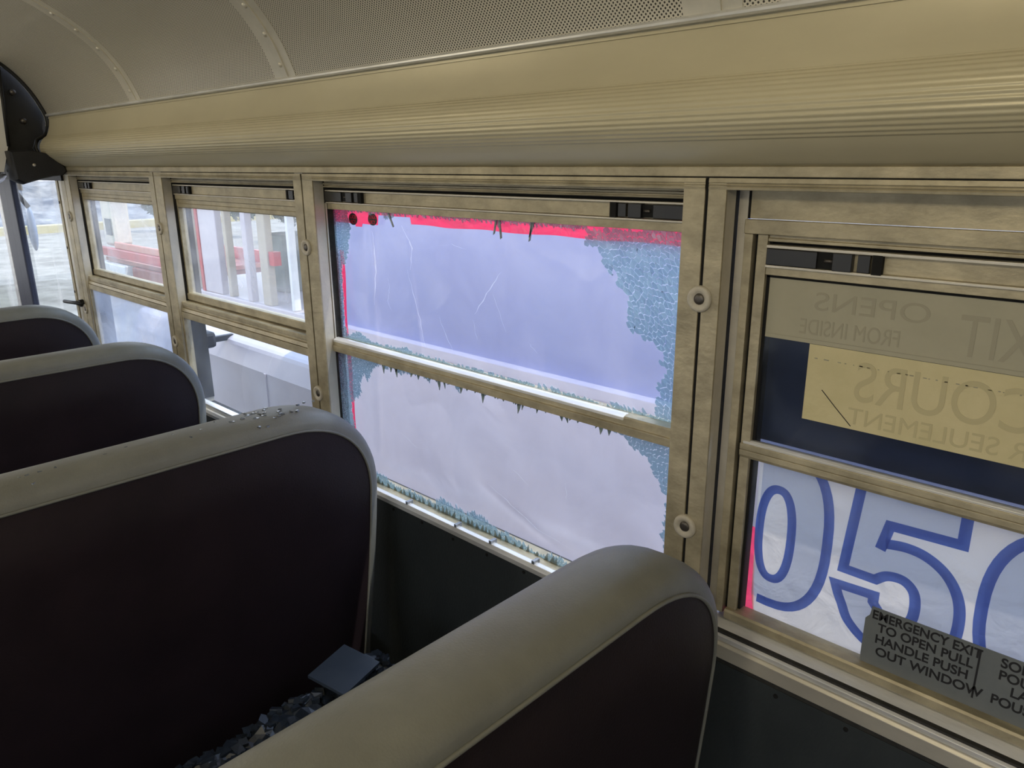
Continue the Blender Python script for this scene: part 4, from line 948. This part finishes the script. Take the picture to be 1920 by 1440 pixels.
# door post (frame end with ridges) and door
d1 = empty('door_1'); tag(d1, 'front entry door with dark rubber edge and tall glass at the far left', 'door', kind='structure')
bx('door_post', 'alu', d1, -2.889, -2.868, -0.004, 0.05, 0.0, 1.500, bevel=0.0015)
bx('door_post', 'alu_clean', d1, -2.862, -2.838, -0.002, 0.05, 0.0, 1.500, bevel=0.0015)
bx('door_post', 'alu', d1, -2.833, -2.7963, -0.003, 0.05, 0.0, 1.4995, bevel=0.0015)
bx('post_core', 'gap', d1, -2.886, -2.797, 0.002, 0.066, 0.0, 1.53)
bx('door_gasket', 'rubber', d1, -2.8975, -2.889, 0.0, 0.05, 0.2, 1.49)
bx('door_header', 'rubber', d1, -4.4, -2.80, -0.01, 0.07, 1.470, 1.64)
bx('door_glass', 'door_glass', d1, -3.43, -2.893, 0.012, 0.016, 0.30, 1.475)
bx('door_edge', 'jamb', d1, -3.520, -3.425, -0.006, 0.018, 0.0, 1.475, bevel=0.006)
bx('door_edge', 'jamb', d1, -3.630, -3.535, 0.000, 0.018, 0.0, 1.475, bevel=0.006)
bx('door_edge_core', 'rubber', d1, -3.63, -3.43, 0.006, 0.017, 0.0, 1.475)
bx('door_strip', 'alu_sill', d1, -3.680, -3.634, 0.0, 0.02, 0.0, 1.475, bevel=0.004)
bx('door_glass', 'door_glass', d1, -4.35, -3.675, 0.012, 0.016, 0.30, 1.475)
bx('door_edge', 'jamb', d1, -4.40, -4.33, -0.006, 0.05, 0.0, 1.475, bevel=0.006)
bx('door_lower_panel', 'wall', d1, -4.40, -2.90, 0.02, 0.05, 0.0, 0.32)
for z in (1.40, 1.25, 1.10): build('rivet', MB().lathe_y(-2.878, z, [(0.005, -0.004), (0.004, -0.006)], 10), 'screw', d1, smooth=True)
lv = empty('door_lever'); lv.parent = d1
build('lever_rod', MB().tube([(-2.80, -0.012, 1.068), (-2.86, -0.020, 1.066), (-2.925, -0.028, 1.064)], [0.008, 0.006, 0.0065], 10), 'rubber', lv, smooth=True)
build('lever_boss', MB().lathe_y(-2.812, 1.068, [(0.013, -0.003), (0.012, -0.016)], 14), 'rubber', lv, auto=50)
rf = empty('trim_3'); tag(rf, 'windscreen pillar and dash at the front of the bus', 'trim', kind='structure')
bx('windscreen_header', 'rubber', rf, -4.62, -4.40, -2.3, 0.06, 1.50, 1.95)
bx('dash', 'rubber', rf, -4.62, -4.40, -2.3, 0.06, 0.0, 0.95)
bx('front_roof', 'cove', rf, -4.62, -2.80, -2.3, 0.06, 2.03, 2.06)
bx('front_side', 'cove', rf, -4.62, -2.845, 0.06, 0.07, 1.60, 2.05)
# exterior crossing mirror hanging outside the door
mr_ = empty('exterior_mirror', (-4.15, 0.30, 1.10)); tag(mr_, 'blue grey exterior mirror outside the door glass', 'mirror')
m = MB(); n = 20
for j in range(9):
    t = j/8*PI; 
    for k in range(n):
        a = 2*PI*k/n; m.v.append((-4.58+0.035*math.sin(t)*math.cos(a), 0.33+0.02*math.sin(t)*math.sin(a), 1.20+0.115*math.cos(t)))
for j in range(8):
    for k in range(n): m.f.append((j*n+k, j*n+(k+1) % n, (j+1)*n+(k+1) % n, (j+1)*n+k))
a_ = build('mirror_shell', m, pbr('blue grey mirror shell', (0.16, 0.21, 0.30, 1), rough=0.35), mr_, smooth=True)
b_ = build('mirror_arm', MB().tube([(-4.58, 0.33, 1.31), (-4.60, 0.25, 1.46), (-4.62, 0.06, 1.52)], 0.012, 8), 'rubber', mr_, smooth=True)
for c in (a_, b_): c.matrix_parent_inverse = Matrix.Translation((4.15, -0.30, -1.10))
# outer skin of the bus under/over the windows (keeps light out of the wall)
build('outer_skin', MB().box(-2.90, XMAX, 0.066, 0.070, 0.0, 0.845), 'white_paint', wr)
build('outer_header', MB().box(-2.90, XMAX, 0.045, 0.070, 1.50, 1.70), 'white_paint', wr)
build('roof_skin', MB().box(-2.845, XMAX, -2.32, 0.07, 2.05, 2.07), 'white_paint', wr)

# ================================================================== OUTDOORS (ground is 1 m below the bus floor)
gz = -1.0
gd = build('gravel_yard', MB().box(-140, 40, -60, 80, gz-0.1, gz), 'gravel'); tag(gd, 'pale gravel yard outside the bus', 'ground', kind='structure')
def vehicle_box(mb, x0, x1, y0, y1, z0, z1): return mb.box(x0, x1, y0, y1, z0, z1)
def wheel(parent, x, y, r=0.36):
    m = MB().lathe_y(x, gz+r, [(r*0.75, y), (r, y+0.03), (r, y+0.2), (r*0.75, y+0.23)], 24); w_ = build('wheel', m, 'tire', parent, auto=50)
    build('hub', MB().lathe_y(x, gz+r, [(r*0.5, y-0.005), (r*0.4, y-0.03), (r*0.15, y-0.035)], 16), 'alu_clean', w_, auto=50)
# neighbouring box truck: white lower body, blue box
bt = empty('box_truck'); tag(bt, 'box truck parked alongside with white lower panels and periwinkle upper side', 'truck')
bx('box_side', 'truck_blue', bt, -3.06, 3.2, 1.12, 3.2, 0.78, 1.5)
bx('lower_body', 'truck_white', bt, -3.10, 3.2, 1.08, 3.2, -0.55, 0.78, bevel=0.01)
bx('belt_moulding', 'truck_white', bt, -3.06, 3.2, 1.075, 1.12, 0.765, 0.80)
bx('chassis', 'rubber', bt, -4.4, 3.1, 1.5, 2.9, -0.75, -0.5)
# cab/hood in front of the box
hood = MB().prism_x([(1.04, -0.60), (1.04, 0.45), (1.08, 0.56), (1.17, 0.60), (1.35, 0.56), (1.6, 0.15), (1.6, -0.60)], -5.4, -3.14)
build('hood', hood, 'van_white', bt, bevel=0.02)
bx('door_seam', 'van_white', bt, -3.62, -3.60, 1.034, 1.045, -0.5, 0.45)
bx('hood_mirror', 'rubber', bt, -4.16, -4.00, 0.90, 0.98, 0.54, 0.63, bevel=0.02)
bx('mirror_bracket', 'rubber', bt, -4.12, -4.09, 0.97, 1.12, 0.55, 0.58)
for x in (-4.9, -0.5, 1.8): wheel(bt, x, 1.10, 0.42)
rebase(bt, (-1, 2.1, gz))
# white shell with posts seen through the second window
sv = empty('stripped_van'); tag(sv, 'stripped white van body with open window posts and a red edge', 'van')
Y = 3.0
bx('lower_body', 'van_white', sv, -9.6, -6.2, Y, Y+1.8, -0.7, 0.10, bevel=0.02)
for x, wd, mt, z1 in ((-9.0, 0.14, 'alu_clean', 1.3), (-8.62, 0.42, 'van_white', 1.35), (-8.04, 0.07, 'tan', 1.3), (-7.62, 0.10, 'van_white', 1.3), (-7.28, 0.16, 'tan', 1.3), (-6.72, 0.05, 'white_paint', 1.3), (-6.50, 0.10, 'tan', 1.3)):
    bx('window_post', mt, sv, x, x+wd, Y, Y+0.08, 0.10, z1, bevel=0.01)
bx('red_edge', 'red', sv, -8.68, -8.62, Y-0.01, Y+0.07, 0.10, 1.3)
bx('roof_rail', 'tan', sv, -9.6, -6.2, Y, Y+1.8, 1.28, 1.42)
bx('seat_row', 'leaf', sv, -8.2, -7.7, Y+0.5, Y+1.0, 0.10, 0.75, bevel=0.05)
bx('back_panel', 'darkglass', sv, -7.5, -6.3, Y+0.9, Y+0.95, 0.10, 0.85)
bx('tail_lamp', 'red', sv, -7.15, -7.02, Y+0.02, Y+0.1, 0.52, 0.66)
wheel(sv, -9.0, Y-0.02); wheel(sv, -6.8, Y-0.02)
rebase(sv, (-7.9, Y+0.9, gz))
# red truck seen through the farthest window
rt = empty('red_truck'); tag(rt, 'red pickup truck with rusty maroon lower body out in the yard', 'truck')
Y = 5.0
bx('bed_side', 'red', rt, -18.2, -14.4, Y, Y+0.08, -0.40, -0.20, bevel=0.03)
bx('bed_floor', 'maroon', rt, -18.2, -14.4, Y+0.08, Y+1.9, -0.52, -0.44)
bx('bed_side', 'red', rt, -18.2, -14.4, Y+1.82, Y+1.9, -0.44, -0.20)
bx('bed_rail', 'orange', rt, -17.4, -14.4, Y+0.02, Y+0.07, -0.20, -0.06, bevel=0.02)
bx('lower_body', 'maroon', rt, -16.6, -14.5, Y+0.02, Y+1.9, -0.88, -0.53, bevel=0.03)
bx('front_bumper', 'white_paint', rt, -18.3, -16.9, Y-0.02, Y+1.9, -0.85, -0.54, bevel=0.03)
bx('cab', 'alu_clean', rt, -18.2, -17.6, Y+0.1, Y+0.5, -0.20, 0.95, bevel=0.08)
bx('cab_window', 'darkglass', rt, -17.95, -17.65, Y+0.08, Y+0.1, 0.05, 0.4)
wheel(rt, -17.4, Y+0.12, 0.30); wheel(rt, -15.2, Y+0.12, 0.30)
rebase(rt, (-16.4, Y+1, gz))
# green skip and orange machine seen through the door glass
gs = build('green_skip', MB().prism_x([(1.3, gz), (1.1, 0.35), (2.6, 0.35), (2.4, gz)], -20.0, -16.0), 'green', None, bevel=0.03); tag(gs, 'green metal skip beyond the far left door glass', 'skip')
om = empty('orange_excavator'); tag(om, 'orange machine on the bank beyond the door', 'machine')
bx('body', 'orange', om, -50, -46.5, 10.0, 12.0, 0.15, 1.05, bevel=0.2); bx('cab', 'orange', om, -49.5, -48, 10.1, 11.8, 1.0, 1.9, bevel=0.2); bx('tracks', 'tire', om, -50, -46, 9.9, 12.1, -0.45, 0.15, bevel=0.15)
rebase(om, (-48, 11, -0.45))
# rubble bank
def bank_z(x, y):
    h = max(0, min(1, (-34-x)/26.0)); hy = max(0, min(1, (y-24)/22.0)); hh = max(h, hy)
    return gz-0.05+3.4*hh**0.8+(0.5*noise.noise(Vector((x*0.5, y*0.5, 0)))+0.25*noise.noise(Vector((x*1.7, y*1.7, 3))))*min(1, hh*6)
def bank():
    m = MB(); nx, ny = 120, 40; x0, x1, y0, y1 = -78, -26, 2, 60
    for j in range(ny+1):
        for i in range(nx+1):
            x = x0+(x1-x0)*i/nx; y = y0+(y1-y0)*j/ny
            m.v.append((x, y, bank_z(x, y)))
    for j in range(ny):
        for i in range(nx): m.f.append((j*(nx+1)+i, j*(nx+1)+i+1, (j+1)*(nx+1)+i+1, (j+1)*(nx+1)+i))
    return m
bk = build('rubble_bank', bank(), 'rubble'); tag(bk, 'grey rubble bank behind the parked vehicles', 'bank', kind='structure')
ya = build('yellow_kerb', MB().box(-34, -33.2, 3, 22, gz, gz+0.28), pbr('yellow kerb', (0.36, 0.30, 0.13, 1), (0.44, 0.39, 0.24, 1), 2, rough=0.8)); tag(ya, 'yellow kerb in front of the rubble bank', 'kerb')
# scrub trees on the bank
def tree_mesh(seed, h, r):
    rnd = random.Random(seed); m = MB()
    for k in range(1300):
        a = rnd.uniform(0, 2*PI); ph = math.acos(rnd.uniform(-1, 1)); rr = r*rnd.uniform(0.45, 1)**0.5*(0.8+0.3*noise.noise(Vector((math.cos(a)*2, math.sin(a)*2, ph+seed))))
        c = Vector((rr*math.sin(ph)*math.cos(a), rr*math.sin(ph)*math.sin(a), h*0.62+rr*0.9*math.cos(ph)))
        s = rnd.uniform(0.10, 0.22); u = Vector((rnd.gauss(0, 1), rnd.gauss(0, 1), rnd.gauss(0, 1))).normalized(); v = u.orthogonal().normalized()
        m.add([c+u*s, c+v*s*0.6, c-u*s, c-v*s*0.6], [(0, 1, 2, 3)])
    t = MB(); t.tube([(0, 0, 0), (0.05, 0, h*0.35), (0, 0.1, h*0.8)], [0.13, 0.1, 0.04], 7)
    return m, t
protos = []
for sd_ in range(3):
    m, t = tree_mesh(sd_+2, 4.6, 2.0)
    a = bpy.data.meshes.new('foliage'); a.from_pydata([tuple(v) for v in m.v], [], m.f); a.materials.append(MT['leaf'])
    b = bpy.data.meshes.new('trunk'); b.from_pydata([tuple(v) for v in t.v], [], t.f); b.materials.append(MT['trunk']); protos.append((a, b))
rnd = random.Random(9)
tl = [(-50+2*(i % 2), 9+5.6*i) for i in range(6)]+[(-42, 9.5), (-43, 14.5)]
for q, (x, y) in enumerate(tl):
    t = empty('scrub_tree', (x, y, max(gz, bank_z(x, y)-0.12))); s_ = rnd.uniform(0.9, 1.15); t.scale = (s_, s_, s_); t.rotation_euler.z = rnd.uniform(0, 6)
    tag(t, 'grey green scrub tree on the rubble bank beyond the windows', 'tree', 'scrub trees along the rubble bank')
    for nm, me in zip(('foliage', 'trunk'), protos[q % 3]):
        link(bpy.data.objects.new(nm, me), t)

# low bushes between the parked vehicles and the bank
for q, (x, y, k) in enumerate(((-30.5, 11.2, 0.42), (-28.2, 11.6, 0.46), (-25.6, 12.2, 0.44), (-22.9, 12.4, 0.40), (-20.0, 12.6, 0.42), (-17.2, 13.0, 0.42))):
    t = empty('scrub_bush', (x, y, gz)); t.scale = (k, k, k); t.rotation_euler.z = q*1.7
    tag(t, 'low grey green scrub bush behind the parked vehicles', 'bush', 'low scrub bushes behind the parked vehicles')
    for nm, me in zip(('foliage', 'trunk'), protos[q % 3]):
        link(bpy.data.objects.new(nm, me), t)
